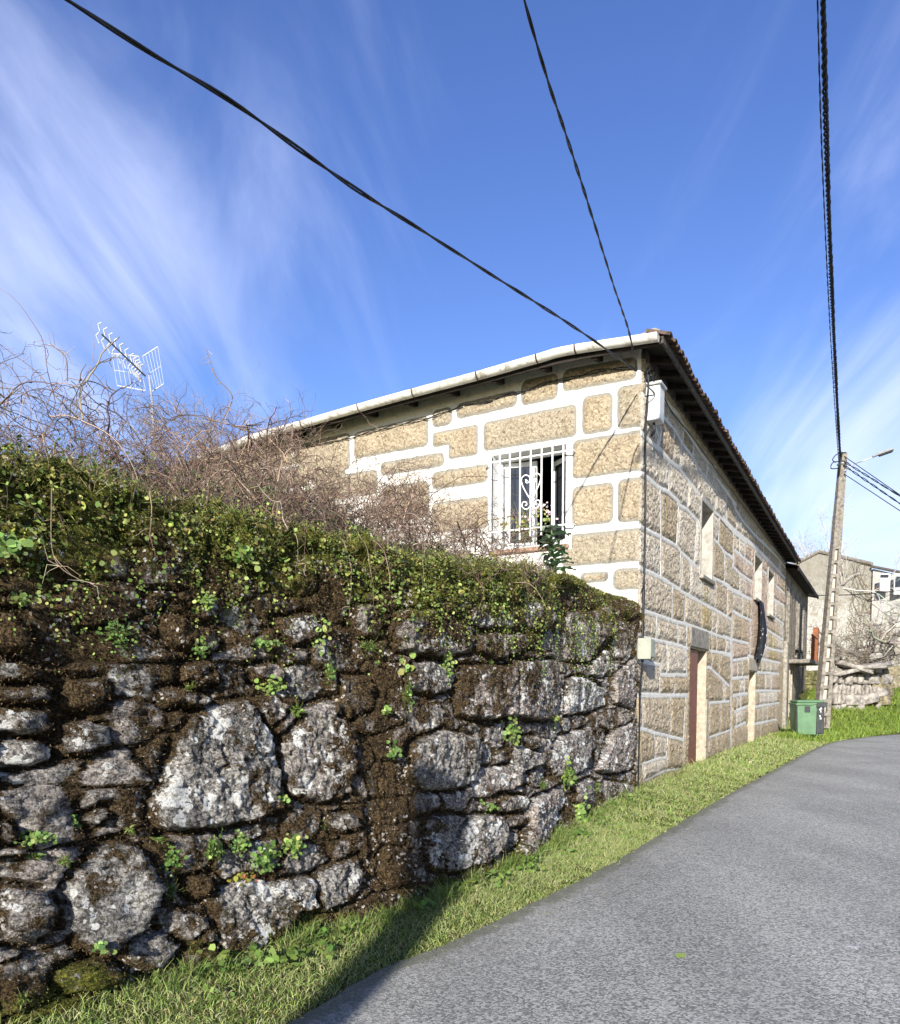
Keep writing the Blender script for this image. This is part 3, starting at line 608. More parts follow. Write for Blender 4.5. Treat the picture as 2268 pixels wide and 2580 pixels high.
for c_, x, a, b in ((s4,60,380,800),(s4,210,500,1000),(s4,265,560,700),(s4,380,680,830),(s4,540,880,1050),(s4,650,1020,1130),(s4,690,1050,1180),(s4,300,830,1060),(s4,405,950,1150),(s4,510,1080,1250),(s4,570,1130,1290),(s4,660,1230,1390),(s4,755,1290,1480),(s4,900,1420,1600),(s4,940,1450,1640),(s4,785,1190,1280),
  (s4,175,1040,1330),(s4,210,1080,1300),(s4,270,1120,1360),(s4,350,1200,1420),(s4,460,1300,1500),(s4,175,1340,1580),(s4,330,1470,1620),(s4,380,1530,1700),(s4,25,1380,1850),(s4,270,1720,1980),(s4,365,1790,2030),(s4,450,1830,2030),(s4,630,1420,1640),(s4,710,1480,1700),(s4,870,1640,1850),(s4,925,1700,1920),(s4,1035,1780,2040),(s4,690,1700,1950),
  (s5,58,0,340),(s5,115,30,1100),(s5,240,100,350),(s5,300,130,390),(s5,335,150,830),(s5,225,360,680),(s5,35,620,820),(s5,240,900,1110),(s5,180,900,1110),(s5,205,1120,1330),(s5,265,1110,1320),(s5,170,1330,1490),(s5,220,1320,1480),(s5,160,1530,1720),(s5,210,1510,1680),(s5,260,1480,1660),
  (s5,440,1050,1270),(s5,475,890,1040),(s5,530,890,1040),(s5,583,900,1050),(s5,632,920,1060),(s5,682,930,1050),(s5,520,1060,1270),(s5,590,1060,1270),(s5,650,1060,1270),(s5,400,1280,1450),(s5,450,1280,1450),(s5,505,1280,1440),(s5,560,1280,1430),(s5,610,1280,1430),(s5,660,1280,1420),(s5,420,1480,1670),(s5,490,1460,1650),(s5,545,1450,1640),(s5,600,1440,1630),(s5,650,1430,1620),(s5,460,1690,1760),(s5,540,1680,1740),
  (s5,640,150,340),(s5,695,60,400),(s5,765,0,230),(s5,615,570,860),(s5,685,640,930),(s5,735,200,900),(s5,548,530,740),(s5,480,520,880),(s5,540,740,880),(s5,650,380,600),(s5,700,430,640)): LN.append((c_, [(x, a), (x, b)], .045))
for P in ([(60,0),(120,30),(230,90),(350,150)],[(110,280),(220,350),(350,410)],[(0,600),(100,640),(310,690)],[(0,810),(90,840)],[(130,900),(310,870)],[(310,840),(480,880),(710,930)],[(110,1120),(310,1100)],[(120,1330),(300,1300)],[(130,1530),(300,1460)],[(140,1720),(280,1660)],[(390,1040),(690,1060)],[(310,1270),(700,1270)],[(310,1480),(690,1420)],[(290,1700),(660,1620)],[(630,150),(760,230)],[(610,350),(760,460)],[(500,490),(620,570),(730,640)],[(460,710),(600,760),(740,790)]): LN.append((s5, P, .05))
LN.append((s5, [(100, 840), (95, 1900)], .11))
OPEN = [('window', 4.30, 5.42, 3.88, 5.27), ('window', 11.55, 12.95, 4.2, 5.32), ('window', 14.5, 15.85, 4.0, 5.30), ('door', 3.52, 5.08, 0.0, 2.40), ('doorway', 11.0, 12.25, 0.0, 2.12)]
stp = lambda q: .014 + .0022*q
sb = sorted({0., SLEN} | {o[1] for o in OPEN} | {o[2] for o in OPEN}); zb = sorted({-.1, WTOP} | {o[3] for o in OPEN if o[3] > 0} | {o[4] for o in OPEN})
sa_ = axis(sb, stp); za_ = axis(zb, .02)
SS, ZZ = np.meshgrid(sa_, za_, indexing='ij')
def segdist(X, Z, pts, md):
    P = np.array(pts)
    for a, b in zip(P[:-1], P[1:]):
        lo = np.minimum(a, b) - .2; hi = np.maximum(a, b) + .2
        i0, i1 = np.searchsorted(X[:, 0], (lo[0], hi[0])); j0, j1 = np.searchsorted(Z[0], (lo[1], hi[1]))
        if i1 <= i0 or j1 <= j0: continue
        x, z = X[i0:i1, j0:j1], Z[i0:i1, j0:j1]; e_ = b - a
        k = np.clip(((x - a[0])*e_[0] + (z - a[1])*e_[1])/(e_@e_ + 1e-9), 0, 1)
        yield (slice(i0, i1), slice(j0, j1)), np.hypot(x - a[0] - k*e_[0], z - a[1] - k*e_[1])
dst = np.full(SS.shape, .2)
Xw = SS + .012*fbm(SS*6, ZZ*6, 40, 3); Zw = ZZ + .012*fbm(SS*6, ZZ*6, 44, 3)
for c_, P, hw in LN:
    Q = [S(*c_(*q)) for q in P]; hw = hw*(1.45 if abs(Q[0][0] - Q[-1][0]) < abs(Q[0][1] - Q[-1][1]) else 1.08)
    for sl_, d in segdist(SS, ZZ, Q, dst): dst[sl_] = np.minimum(dst[sl_], d - hw*.7 + .012*n_a[0, 0] + .012*fbm(SS[sl_]*5, ZZ[sl_]*5, 50, 2))
for k_, a, b, c, d in OPEN[:3]:   # white surround
    q = np.maximum(np.maximum(a - SS, SS - b), np.maximum(c - ZZ, ZZ - d)); dst = np.minimum(dst, np.where(q > -.01, q - .085, dst))
for k_, a, b, c, d in OPEN[3:]:   # dressed jambs: no mortar close to the doors
    q = np.maximum(np.maximum(a - SS, SS - b), ZZ - d); dst = np.where((q < .09), np.maximum(dst, .03), dst)
def label_cells(mask):
    """connected blocks between the joints, for a tone per block (run-length union)"""
    lab = np.zeros(mask.shape, int); nxt = 1; par = [0]
    def find(a):
        while par[a] != a: par[a] = par[par[a]]; a = par[a]
        return a
    prev = None
    for i in range(mask.shape[0]):
        r = mask[i]; ch = np.flatnonzero(np.diff(np.concatenate([[0], r.astype(int), [0]])))
        cur = []
        for a, b in zip(ch[::2], ch[1::2]):
            l = 0
            if prev:
                for (pa, pb, pl) in prev:
                    if pa < b and pb > a:
                        if l == 0: l = find(pl)
                        else: par[find(pl)] = l
            if l == 0: l = nxt; par.append(nxt); nxt += 1
            cur.append((a, b, l)); lab[i, a:b] = l
        prev = cur
    R = np.array([find(k) for k in range(len(par))]); return R[lab]
def wall_relief(A, B, dst, seed, rimw=.02, rim=.0, rough=1.):
    lab = label_cells(dst > .004); g = np.random.default_rng(seed); tn_ = g.random(lab.max() + 1)[lab]; off = (g.random(lab.max() + 1)[lab] - .5)*.02
    blk = sstep(.0, .02, dst)
    r = fbm(A*13, B*13, seed, 4, .65); r2 = fbm(A*34, B*34, seed + 2, 2); big = fbm(A*2.2, B*2.2, seed + 5, 2)
    mor = .017 + .006*fbm(A*5, B*5, seed + 7, 3)
    face = (.008 + .030*sstep(.0, .10, dst)) + off + (.034*r + .016*r2)*sstep(.01, .06, dst)*rough + .01*big
    rimf = sstep(.004, .012, dst)*sstep(rimw*1.6, rimw*.7, dst + .008*r)*rim
    return mor*(1 - blk) + (face - .004)*blk, 1 - blk, tn_, rimf
hh_, mo_, tn_, rm_ = wall_relief(SS, ZZ, dst + .004, 60, rough=1.15)
yel = np.exp(-((SS - 4.9)/.28)**2)*sstep(2.6, 3.2, ZZ)*sstep(3.9, 3.6, ZZ)*.8 + np.exp(-((SS - 16.2)/.7)**2)*sstep(2.4, 2.8, ZZ)*sstep(3.9, 3.3, ZZ)*1.1 + np.exp(-((SS - 9.9)/.4)**2)*sstep(2.5, 2.8, ZZ)*sstep(3.9, 3.3, ZZ)*.5
tn_ = np.clip(tn_*.62 + .38, 0, 1)
cE_ = sstep(.0, .05, SS); hh_ = hh_*cE_ + .03*(1 - cE_)*0
keep = np.ones((len(sa_) - 1, len(za_) - 1), bool); cs, cz = (sa_[1:] + sa_[:-1])/2, (za_[1:] + za_[:-1])/2
for k_, a, b, c, d in OPEN: keep[np.ix_((cs > a) & (cs < b), (cz > c) & (cz < d))] = False
for k_, a, b, c, d in OPEN:  # flatten relief at the opening's edge
    q = np.maximum(np.maximum(a - SS, SS - b), np.maximum(c - ZZ, ZZ - d)); hh_ = np.where(q < .03, .03, hh_)
SP = C0 + DS*SS[..., None] + NS*hh_[..., None] + np.array([0, 0, 1.])*squash(ZZ, ES(SS) + .13)[..., None]
mesh('street_wall', SP.reshape(-1, 3), grid_faces(len(sa_), len(za_), keep), M_BLOCK, HOUSE, smooth=True, attrs={'m': np.stack([mo_, tn_, rm_, np.clip(yel, 0, 1)], -1).reshape(-1, 4)})

# ---- garden side wall with the barred window
w2, w1 = crop(1100, 780, 2.838), crop(500, 780, 2.246)
RC = [(w2,(910,452),(1428,495)),(w2,(612,520),(865,640)),(w2,(150,665),(575,690)),(w1,(1330,560),(1435,640)),(w1,(885,670),(1300,768)),(w1,(575,720),(858,900)),
      (w2,(1300,562),(1500,825)),(w2,(1050,635),(1255,862)),(w2,(342,808),(1000,905)),(w2,(975,945),(1500,1140)),(w1,(1035,870),(1390,884)),(w1,(1325,925),(1635,975)),(w1,(660,965),(1015,1040)),
      (w2,(975,1275),(1260,1520)),(w2,(1305,1222),(1500,1500)),(w1,(1325,1100),(1645,1230)),(w1,(1045,1010),(1305,1170)),(w2,(900,1622),(1500,1790)),(w2,(1040,1890),(1225,1940)),(w2,(1270,1862),(1500,1990))]
wb = [0., 1.13, 2.36, WLEN]; wzb = [2.6, 3.86, 5.34, WTOP]
wa_ = axis(wb, lambda q: .012 if q < 5.5 else .03); wz_ = axis(wzb, .0125)
A_, B_ = np.meshgrid(wa_, wz_, indexing='ij')
Aw = A_ + .012*fbm(A_*7, B_*7, 70, 3); Bw = B_ + .012*fbm(A_*7, B_*7, 74, 3)
dw_ = np.full(A_.shape, -.3)
def rrect(x0, x1, z0, z1, r=.05): 
    cx, cz_, hx, hz_ = (x0 + x1)/2, (z0 + z1)/2, abs(x1 - x0)/2, abs(z1 - z0)/2; r = min(r, hx*.8, hz_*.8)
    qx, qz = np.abs(Aw - cx) - hx + r, np.abs(Bw - cz_) - hz_ + r
    return -(np.hypot(np.maximum(qx, 0), np.maximum(qz, 0)) + np.minimum(np.maximum(qx, qz), 0) - r)
for c_, a, b in RC:
    (x0, z0), (x1, z1) = W(*c_(*a)), W(*c_(*b)); x1 = max(x1, -.25); dw_ = np.maximum(dw_, rrect(x0, x1, z0, z1, .085))
(x0, z0), (x1, z1) = W(*w1(1330, 695)), W(*w1(1580, 735)); dL = rrect(x0, x1, z0, z1); (x2, z2) = W(*w1(1420, 740)); (x3, z3) = W(*w1(1580, 820)); dL = np.maximum(dL, rrect(x2, x3, z0, z3)); dw_ = np.maximum(dw_, dL)
g = np.random.default_rng(5)
rows = [(2.6, 3.0), (3.05, 3.42), (3.48, 3.9), (3.97, 4.35), (4.42, 4.8), (4.87, 5.28), (5.36, 5.75), (5.83, 6.2)]
for z0, z1 in rows:
    x = 5.25 + g.random()*.3
    while x < WLEN:
        l = .5 + g.random()*.7; q = rrect(x, x + l, z0, z1); dw_ = np.maximum(dw_, q); x += l + .07
for z0, z1 in rows[:3]:
    x = 2.5 + g.random()*.3
    while x < 5.2:
        l = .5 + g.random()*.7; q = rrect(x, x + l, z0, z1); dw_ = np.where(q > -.03, np.maximum(dw_, q), dw_); x += l + .07
q = np.maximum(np.maximum(1.13 - A_, A_ - 2.36), np.maximum(3.86 - B_, B_ - 5.34)); dw_ = np.where((q < .11), np.minimum(dw_, q - .11 + .0*q), dw_)
hw_, mw_, tw_, rw_ = wall_relief(A_, B_, dw_ + .020, 80, rimw=.045, rim=.85)
tw_ = tw_*.35; hw_ = np.where(q < .03, .03, hw_)
# blend at the corner: both walls meet in one edge
ce1 = sstep(0, .05, A_); hw_ = hw_*ce1
yw = np.exp(-((A_ - .5)/.5)**2)*sstep(3.15, 2.9, B_)*.7 + np.clip(fbm(A_*1.3, B_*1.3, 91, 2), 0, 1)*.15
keep = np.ones((len(wa_) - 1, len(wz_) - 1), bool); cs, cz = (wa_[1:] + wa_[:-1])/2, (wz_[1:] + wz_[:-1])/2
keep[np.ix_((cs > 1.13) & (cs < 2.36), (cz > 3.86) & (cz < 5.34))] = False
WP = C0 + DW*A_[..., None] + NW*hw_[..., None] + np.array([0, 0, 1.])*squash(B_, EF(A_) + .13)[..., None]
mesh('garden_wall_side', WP.reshape(-1, 3), grid_faces(len(wa_), len(wz_), keep)[:, ::-1], M_BLOCK, HOUSE, smooth=True, attrs={'m': np.stack([mw_, tw_, rw_, np.clip(yw, 0, 1)], -1).reshape(-1, 4)})
fs = lambda s, o, z: tuple(PS(s, z, o)); fw = lambda s, o, z: tuple(PW(s, z, o))
# lower garden-side wall below the terrace, back walls and the room behind
MB().box((0.02, -.35, -.1), (WLEN, -.02, 2.62), fw).build('hidden_foundation', M_STONEG, HOUSE)
MB().box((SLEN - .3, -9., -.1), (SLEN, -.02, 6.2), fs).box((.05, -WLEN, -.1), (SLEN, -WLEN + .3, 5.85), fs).build('far_wall', M_STONEG, HOUSE)

# ---- street openings
def opening(name, s0, s1, z0, z1, dep, fill, jm=M_REVEAL, label=None):
    m = MB(); e_ = .003
    m.box((s0 - .02, -dep, z0), (s0, .030, z1), fs).box((s1, -dep, z0), (s1 + .02, .030, z1), fs).box((s0 - .02, -dep, z1), (s1 + .02, .030, z1 + .02), fs)
    if z0 > .1: m.box((s0 - .02, -dep, z0 - .02), (s1 + .02, .030, z0), fs)
    r = m.build(name, jm, HOUSE)
    return r
for k, (nm, a, b, c, d) in enumerate(OPEN[:3]):
    wn = opening('window', a, b, c, d, .40, None)
    f = MB(); T = .06
    for bx in (((a, c), (a + T, d)), ((b - T, c), (b, d)), ((a + T, c), (b - T, c + T)), ((a + T, d - T), (b - T, d)), (((a + b)/2 - .035, c + T), ((a + b)/2 + .035, d - T))): f.box((bx[0][0], -.39, bx[0][1]), (bx[1][0], -.33, bx[1][1]), fs)
    f.build('frame', M_WHITE, wn); MB().box((a + T, -.37, c + T), (b - T, -.36, d - T), fs).build('pane', M_GLASS, wn)
    MB().box((a - .06, -.39, c - .10), (b + .08, .10, c - .022), fs, .01).build('sill', M_STONEG if k != 0 else M_STONEG, wn)
    f = MB(); f.box((a - .09, .022, c - .05), (a - .004, .045, d + .06), fs, .004).box((b + .004, .022, c - .05), (b + .09, .045, d + .06), fs, .004).box((a - .004, .022, d + .004), (b + .004, .045, d + .12), fs, .004)
    f.build('surround', M_REVEAL, wn)
# front door: brown half leaf in front of a near-black back
a, b, c, d = OPEN[3][1:]
dr = opening('door', a, b, c, d, .34, None, M_STONEJ)
MB().box((a + .004, -.06, .03), (a + .95, -.02, d - .02), fs, .004).build('half_leaf', M_DOOR, dr)
dark_back = MB().box((a, -.40, .04), (b, -.35, d), fs)
for i in range(7): dark_back.box((a + .03 + i*.22, -.352, .1), (a + .2 + i*.22, -.335, d - .06), fs, .006)
dark_back.build('leaf', M_DARK, dr); MB().box((a + .001, -.34, .02), (a + .09, .012, d - .03), fs, .01).build('frame', M_DOOR, dr)  # near-black planks stand in for the dark inside behind the half leaf
MB().box((a - .05, -.4, d + .021), (b + .12, .052, d + .40), fs, .02).build('lintel', M_STONEG, dr)
MB().box((b + .001, -.3, 0), (b + .26, .050, .42), fs, .02).box((b + .021, -.3, .43), (b + .24, .046, 1.42), fs, .015).build('jamb_stone', M_STONEJ, dr)
a, b, c, d = OPEN[4][1:]
dr = opening('doorway', a, b, c, d, .34, None, M_STONEJ)
MB().box((a, -.40, 0), (b, -.36, d), fs).build('leaf', M_DARK, dr)  # near-black sheet stands in for the dark inside of the doorway
MB().box((a - .2, -.3, d + .021), (b + .25, .050, d + .36), fs, .02).build('lintel', M_STONEJ, dr)
# footing ledge with moss
fo = MB()
for s_a in np.arange(.1, SLEN, .9): fo.box((s_a, .0, -.1), (min(s_a + .88, SLEN), .17 + .05*rng.random(), .13 + .05*rng.random()), fs, .03)
M_MOSSL = material('mossy_footing', base=(.12, .095, .035), rough=1, vary=.4, vscale=8, bumpd=.02, bscale=30)
fo.build('footing', M_MOSSL, HOUSE)
# interior box so the windows look into a dark room
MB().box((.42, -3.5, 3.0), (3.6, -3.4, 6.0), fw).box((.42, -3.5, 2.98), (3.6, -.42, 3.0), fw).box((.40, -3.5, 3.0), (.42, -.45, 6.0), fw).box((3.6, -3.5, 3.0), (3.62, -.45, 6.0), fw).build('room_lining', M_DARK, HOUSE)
MB().box((.42, -3.5, 6.0), (3.6, -.45, 6.03), fw).build('room_ceiling', M_BLUE, HOUSE)
# ---- barred window
WIN = MB(); a, b, c, d = 1.13, 2.36, 3.86, 5.34
WIN.box((a - .02, -.42, c), (a, .03, d), fw).box((b, -.42, c), (b + .02, .03, d), fw).box((a - .02, -.42, d), (b + .02, .03, d + .02), fw).box((a - .02, -.42, c - .02), (b + .02, .03, c), fw)
WIN = WIN.build('window', M_WHITE, HOUSE)
f = MB(); T = .055
for bx in (((a, c), (a + T, d)), ((b - T, c), (b, d)), ((a + T, c), (b - T, c + T)), ((a + T, d - T), (b - T, d))): f.box((bx[0][0], -.27, bx[0][1]), (bx[1][0], -.20, bx[1][1]), fw, .006)
f.build('frame', M_WHITE, WIN)
def sash(s_h, sgn, ang, w=.56):
    # casement hinged at s_h, opened inwards
    ca, sa2 = math.cos(ang), math.sin(ang)
    def M(u, v, z): return tuple(PW(s_h + sgn*u*ca - sgn*0*v, z, -.26 - u*sa2 + v))
    f = MB(); z0, z1 = c + .06, d - .06; T = .075
    f.box((0, -.045, z0), (T, 0, z1), M, .005).box((w - T, -.045, z0), (w, 0, z1), M, .005).box((T, -.045, z0), (w - T, 0, z0 + T), M, .005).box((T, -.045, z1 - T), (w - T, 0, z1), M, .005)
    f.build('sash', M_WHITE, WIN); MB().box((T, -.028, z0 + T), (w - T, -.020, z1 - T), M).build('pane', M_GLASS, WIN)
sash(b - .06, -1, math.radians(10), .54); sash(a + .06, 1, math.radians(38), .5)
MB().box((a - .06, -.05, c - .085), (b + .06, .075, c - .022), fw, .01).build('sill', material('stained_stone', base=(.30, .19, .13), rough=.9, vary=.3, vscale=10), WIN)
# grille: welded to the wall
cw = crop(1200, 1080, 5.11); gr = MB(); GO = .13
def Wp(x, y): s_, z_ = W(*cw(x, y), GO); return s_, z_
tops = [(190, 320, 1560), (305, 300, 1500), (435, 285, 1470), (568, 255, 1430), (705, 225, 1390), (845, 195, 1370), (985, 160, 1345), (1125, 130, 1320)]
for x, y0, y1 in tops:
    s_, z1_ = Wp(x, y0); _, z0_ = Wp(x, y1); gr.box((s_ - .011, GO - .011, z0_), (s_ + .011, GO + .011, z1_), fw, .002)
for (xa, ya), (xb, yb) in (((110, 480), (1240, 240)), ((150, 1370), (1240, 1195))):
    (sa1, za1), (sb1, zb1) = Wp(xa, ya), Wp(xb, yb); zc = (za1 + zb1)/2
    gr.box((sb1, GO - .007, zc - .011), (sa1, GO + .007, zc + .011), fw, .002)
    for s_ in (sb1, sa1): gr.box((s_ - .008, .01, zc - .009), (s_ + .008, GO, zc + .009), fw, .002)
GR = gr.build('grille', M_WHITE, WIN)
def spiral(cx_, cz_, r0, r1, a0, a1, n=26):
    th = np.linspace(a0, a1, n); r = np.linspace(r0, r1, n); return np.stack([cx_ + r*np.cos(th), cz_ + r*np.sin(th)], 1)
sc = MB(); m4, m6 = Wp(568, 800)[0], Wp(845, 800)[0]; mid = (m4 + m6)/2; hw = abs(m4 - m6)/2
zt, zbm = Wp(705, 650)[1], Wp(705, 1000)[1]
HA = [(.32,-.14),(.50,0),(.43,-.28),(.16,-.22),(.1,.1),(.29,.36),(.6,.43),(.9,.1),(.78,-.5),(.39,-1.3),(.07,-1.8)]
HB = [(.05,-1.9),(.04,-2.3),(.18,-2.62),(.54,-2.7),(.82,-2.4),(.75,-2.05),(.46,-2.05),(.39,-2.3),(.55,-2.36)]
uz = (zt - zbm)/2.5
for sg in (-1, 1):
    for H_ in (HA, HB): sc.tube([fw(mid + sg*q[0]*hw, GO, zt + q[1]*uz) for q in smooth_path(H_, 60)], .009, 6)
sc.build('scroll', M_WHITE, WIN)
# ---- gutter
GU = [W(x, y, .45) for x, y in ((1659, 844), (1436, 878), (1353, 900), (1200, 944), (1050, 984), (912, 1022), (767, 1064), (640, 1100), (500, 1155))]
gp = smooth_path(GU, 90); gpw = np.array([PW(s_, z_, .45) for s_, z_ in gp])
th = np.linspace(math.pi*.96, math.pi*2.04, 14); R_ = .088; V = []
for p in gpw:
    for r in (R_, R_ - .006):
        for k in (th if r == R_ else th[::-1]): V.append(p + NW*(r*math.cos(k))*1. + np.array([0, 0, r*math.sin(k)]))
V = np.array(V); k = 28; Fq = np.array([[i*k + j, i*k + (j + 1) % k, (i + 1)*k + (j + 1) % k, (i + 1)*k + j] for i in range(89) for j in range(k)])
GUT = mesh('gutter', V, Fq, M_GUT, HOUSE, smooth=True)
ce_ = MB(); ce_.add([gpw[0] + NW*(R_*math.cos(q)) + np.array([0, 0, R_*math.sin(q)]) for q in th], [tuple(range(14))]); ce_.build('end_cap', M_GUT, GUT)
for x in (1449, 1357, 1202, 1050, 912, 767, 655):
    s_ = W(x, 1000, .45)[0]; i = int(np.argmin(np.abs(gp[:, 0] - s_))); p = gpw[i]
    sm = MB(); pts = [p + NW*((R_ + .006)*math.cos(q)) + np.array([0, 0, (R_ + .006)*math.sin(q)]) for q in th]
    for w_ in (-.012,): 
        A2 = [q + DW*w_ for q in pts]; B2_ = [q - DW*w_ for q in pts]; sm.add(A2 + B2_, [(j, j + 1, 14 + j + 1, 14 + j) for j in range(13)])
    sm.build('bracket', M_IRON, GUT)
# ---- roof: hipped, clay tiles; eave boards underneath
EV = .42; ez = 6.28
def rf(a, b, z): return C0 + NS*a + NW*b + np.array([0, 0, z])     # a: towards street, b: towards garden front
RC0, RC1 = -(WLEN + .2), EV; RB0, RB1 = -(SLEN + .25), EV
hgtR = 1.75; half = (RC1 - RC0)/2; ry = (RC0 + RC1)/2
def roof_z(a, b):
    d = np.stack([RC1 - a, a - RC0, RB1 - b], -1); e_ = np.clip(d.min(-1), 0, None)
    wf = 1/(.05 + np.clip(RB1 - b, 0, None)); wsd = 1/(.05 + np.clip(RC1 - a, 0, None)); wo = 1/(.05 + np.clip(a - RC0, 0, None))
    edge = (EF(-np.asarray(a))*wf + ES(-np.asarray(b))*wsd + 5.9*wo)/(wf + wsd + wo)
    return edge + .045 + e_*.22
ra = axis([RC0, RC1], .055); rb = axis([RB0, RB1], .055)
RA, RB = np.meshgrid(ra, rb, indexing='ij'); base = roof_z(RA, RB)
front = (RB1 - RB) < np.minimum(RC1 - RA, RA - RC0)
cor = np.where(front, np.abs(np.sin(RA*math.pi/.22)), np.abs(np.sin(RB*math.pi/.22)))*.055
RVt = C0 + NS*RA[..., None] + NW*RB[..., None] + np.array([0, 0, 1.])*(base + cor + .01*fbm(RA*3, RB*3, 5, 3))[..., None]
ROOF = mesh('roof', RVt.reshape(-1, 3), grid_faces(len(ra), len(rb))[:, ::-1], M_TILE, HOUSE, smooth=True)
et = MB()
def arc(P0, ax, up, r, L, n=8):
    A2 = []
    for q in np.linspace(0, math.pi, n): A2.append(P0 + ax*r*math.cos(q) + up*r*math.sin(q))
    out = np.cross(ax, up); out = out/np.linalg.norm(out)
    return A2
for b_ in np.arange(RB1 - .1, RB0, -.22):   # street side tile noses
    P = rf(RC1, b_, ES(-b_) + .045 + .02*rng.random()); L = NS*(.07 + .04*rng.random()) + np.array([0, 0, -.02])
    A2 = [P + NW*.10*math.cos(q) + np.array([0, 0, .075*math.sin(q)]) for q in np.linspace(0, math.pi, 8)]
    A3 = [P + NW*.08*math.cos(q) + np.array([0, 0, .055*math.sin(q)]) for q in np.linspace(math.pi, 0, 8)]
    ring = A2 + A3; ring2 = [q + L for q in ring]; ring0 = [q - NS*.25 + np.array([0, 0, .09]) for q in ring]
    et.add(ring0 + ring2, [(j, (j + 1) % 16, 16 + (j + 1) % 16, 16 + j) for j in range(16)] + [(16 + j, 17 + j, 16 + 14 - j, 16 + 15 - j) for j in range(7)])
for a_ in np.arange(RC1 - .1, RC0, -.22):   # garden side noses, just behind the gutter
    P = rf(a_, RB1 - .08, EF(-a_) + .06); L = NW*.06
    A2 = [P + NS*.10*math.cos(q) + np.array([0, 0, .07*math.sin(q)]) for q in np.linspace(0, math.pi, 8)]; A3 = [P + NS*.08*math.cos(q) + np.array([0, 0, .05*math.sin(q)]) for q in np.linspace(math.pi, 0, 8)]
    ring = A2 + A3; et.add([q - NW*.25 + np.array([0, 0, .09]) for q in ring] + [q + L for q in ring], [(j, (j + 1) % 16, 16 + (j + 1) % 16, 16 + j) for j in range(16)] + [(16 + j, 17 + j, 30 - j, 31 - j) for j in range(7)])
et.build('eave_tiles', M_TILE, ROOF)
hp = MB()  # hip tiles from the corner to the ridge
for i in range(11):
    q0 = i*.42; P = rf(RC1 - .16 - q0, RB1 - .16 - q0, 0); P[2] = roof_z(RC1 - .16 - q0, RB1 - .16 - q0) + .04
    dv = (-NS - NW); dv = dv/np.linalg.norm(dv); dv = np.array([dv[0], dv[1], .25]); sd_ = np.cross(dv, (0, 0, 1.)); sd_ /= np.linalg.norm(sd_)
    for r0, r1, L0, L1 in ((.125, .10, -.02, .5),):
        A2 = [P + dv*L0 + sd_*r0*math.cos(q) + np.array([0, 0, r0*math.sin(q)]) for q in np.linspace(0, math.pi, 9)]; A3 = [P + dv*L1 + sd_*r1*math.cos(q) + np.array([0, 0, r1*math.sin(q)]) for q in np.linspace(0, math.pi, 9)]
        hp.add(A2 + A3, [(j, j + 1, 10 + j, 9 + j) for j in range(8)]); hp.add(A2, [tuple(range(9))])
hp.build('hip_tiles', M_STONEG, ROOF)
# soffit, fascia, rafters, wall plate
so_ = MB(); dz = .135
for fn, E_, L0, L1 in ((PS, ES, -.44, SLEN + .2), (PW, EF, -.44, WLEN + .1)):
    xs = np.linspace(L0, L1, 26); V = []
    for x in xs:
        z = float(E_(x)); xi = max(x, .1) if x < .1 else x
        V += [fn(x, z, EV - .02), fn(xi if x > L0 else .1, z + dz, -.1), fn(x, z + .02, EV - .02), fn(xi if x > L0 else .1, z + dz + .02, -.1)]
    so_.add(V, [q for i in range(25) for q in ((4*i, 4*i + 1, 4*i + 5, 4*i + 4), (4*i + 2, 4*i + 6, 4*i + 7, 4*i + 3))])
so_.build('soffit', M_WOOD, ROOF)
def strip(fn, E_, L0, L1, o0, o1, a0, a1, name, mat, par, n_=26):
    m = MB(); V = []
    for x in np.linspace(L0, L1, n_): z = float(E_(x)); V += [fn(x, z + a0, o0), fn(x, z + a0, o1), fn(x, z + a1, o1), fn(x, z + a1, o0)]
    m.add(V, [(4*i + j, 4*i + (j + 1) % 4, 4*i + 4 + (j + 1) % 4, 4*i + 4 + j) for i in range(n_ - 1) for j in range(4)] + [(3, 2, 1, 0), tuple(4*n_ - 4 + j for j in range(4))]); return m.build(name, mat, par)
strip(PS, ES, -EV, SLEN + .2, EV - .035, EV - .002, -.045, .045, 'fascia', M_WOODG, ROOF)
strip(PW, EF, -EV + .05, WLEN + .1, EV - .07, EV - .04, -.05, .05, 'front_fascia', M_WOOD, ROOF)
for s_ in np.arange(.25, SLEN, .55):
    ra_ = MB()
    z_e = float(ES(s_)); z_i = z_e + dz; V = [PS(s_ + q, z_ - .0, o) for q in (-.035, .035) for o, z_ in ((-.05, z_i - .012), (RC1 - .04, z_e - .012), (RC1 - .04, z_e - .085), (-.05, z_i - .11))]
    ra_.add(V, [(0, 1, 2, 3), (7, 6, 5, 4), (0, 4, 5, 1), (1, 5, 6, 2), (2, 6, 7, 3), (3, 7, 4, 0)]); ra_.build('rafter', M_WOOD, ROOF)
for s_ in np.arange(.6, WLEN, .8):
    ra_ = MB()
    z_e = float(EF(s_)); z_i = z_e + dz; V = [PW(s_ + q, z_, o) for q in (-.035, .035) for o, z_ in ((-.05, z_i - .012), (EV - .08, z_e - .012), (EV - .08, z_e - .07), (-.05, z_i - .11))]
    ra_.add(V, [(0, 1, 2, 3), (7, 6, 5, 4), (0, 4, 5, 1), (1, 5, 6, 2), (2, 6, 7, 3), (3, 7, 4, 0)]); ra_.build('rafter', M_WOOD, ROOF)
strip(PS, ES, .0, SLEN, .0, .07, -.02, .09, 'wall_plate', M_WOODG, ROOF)
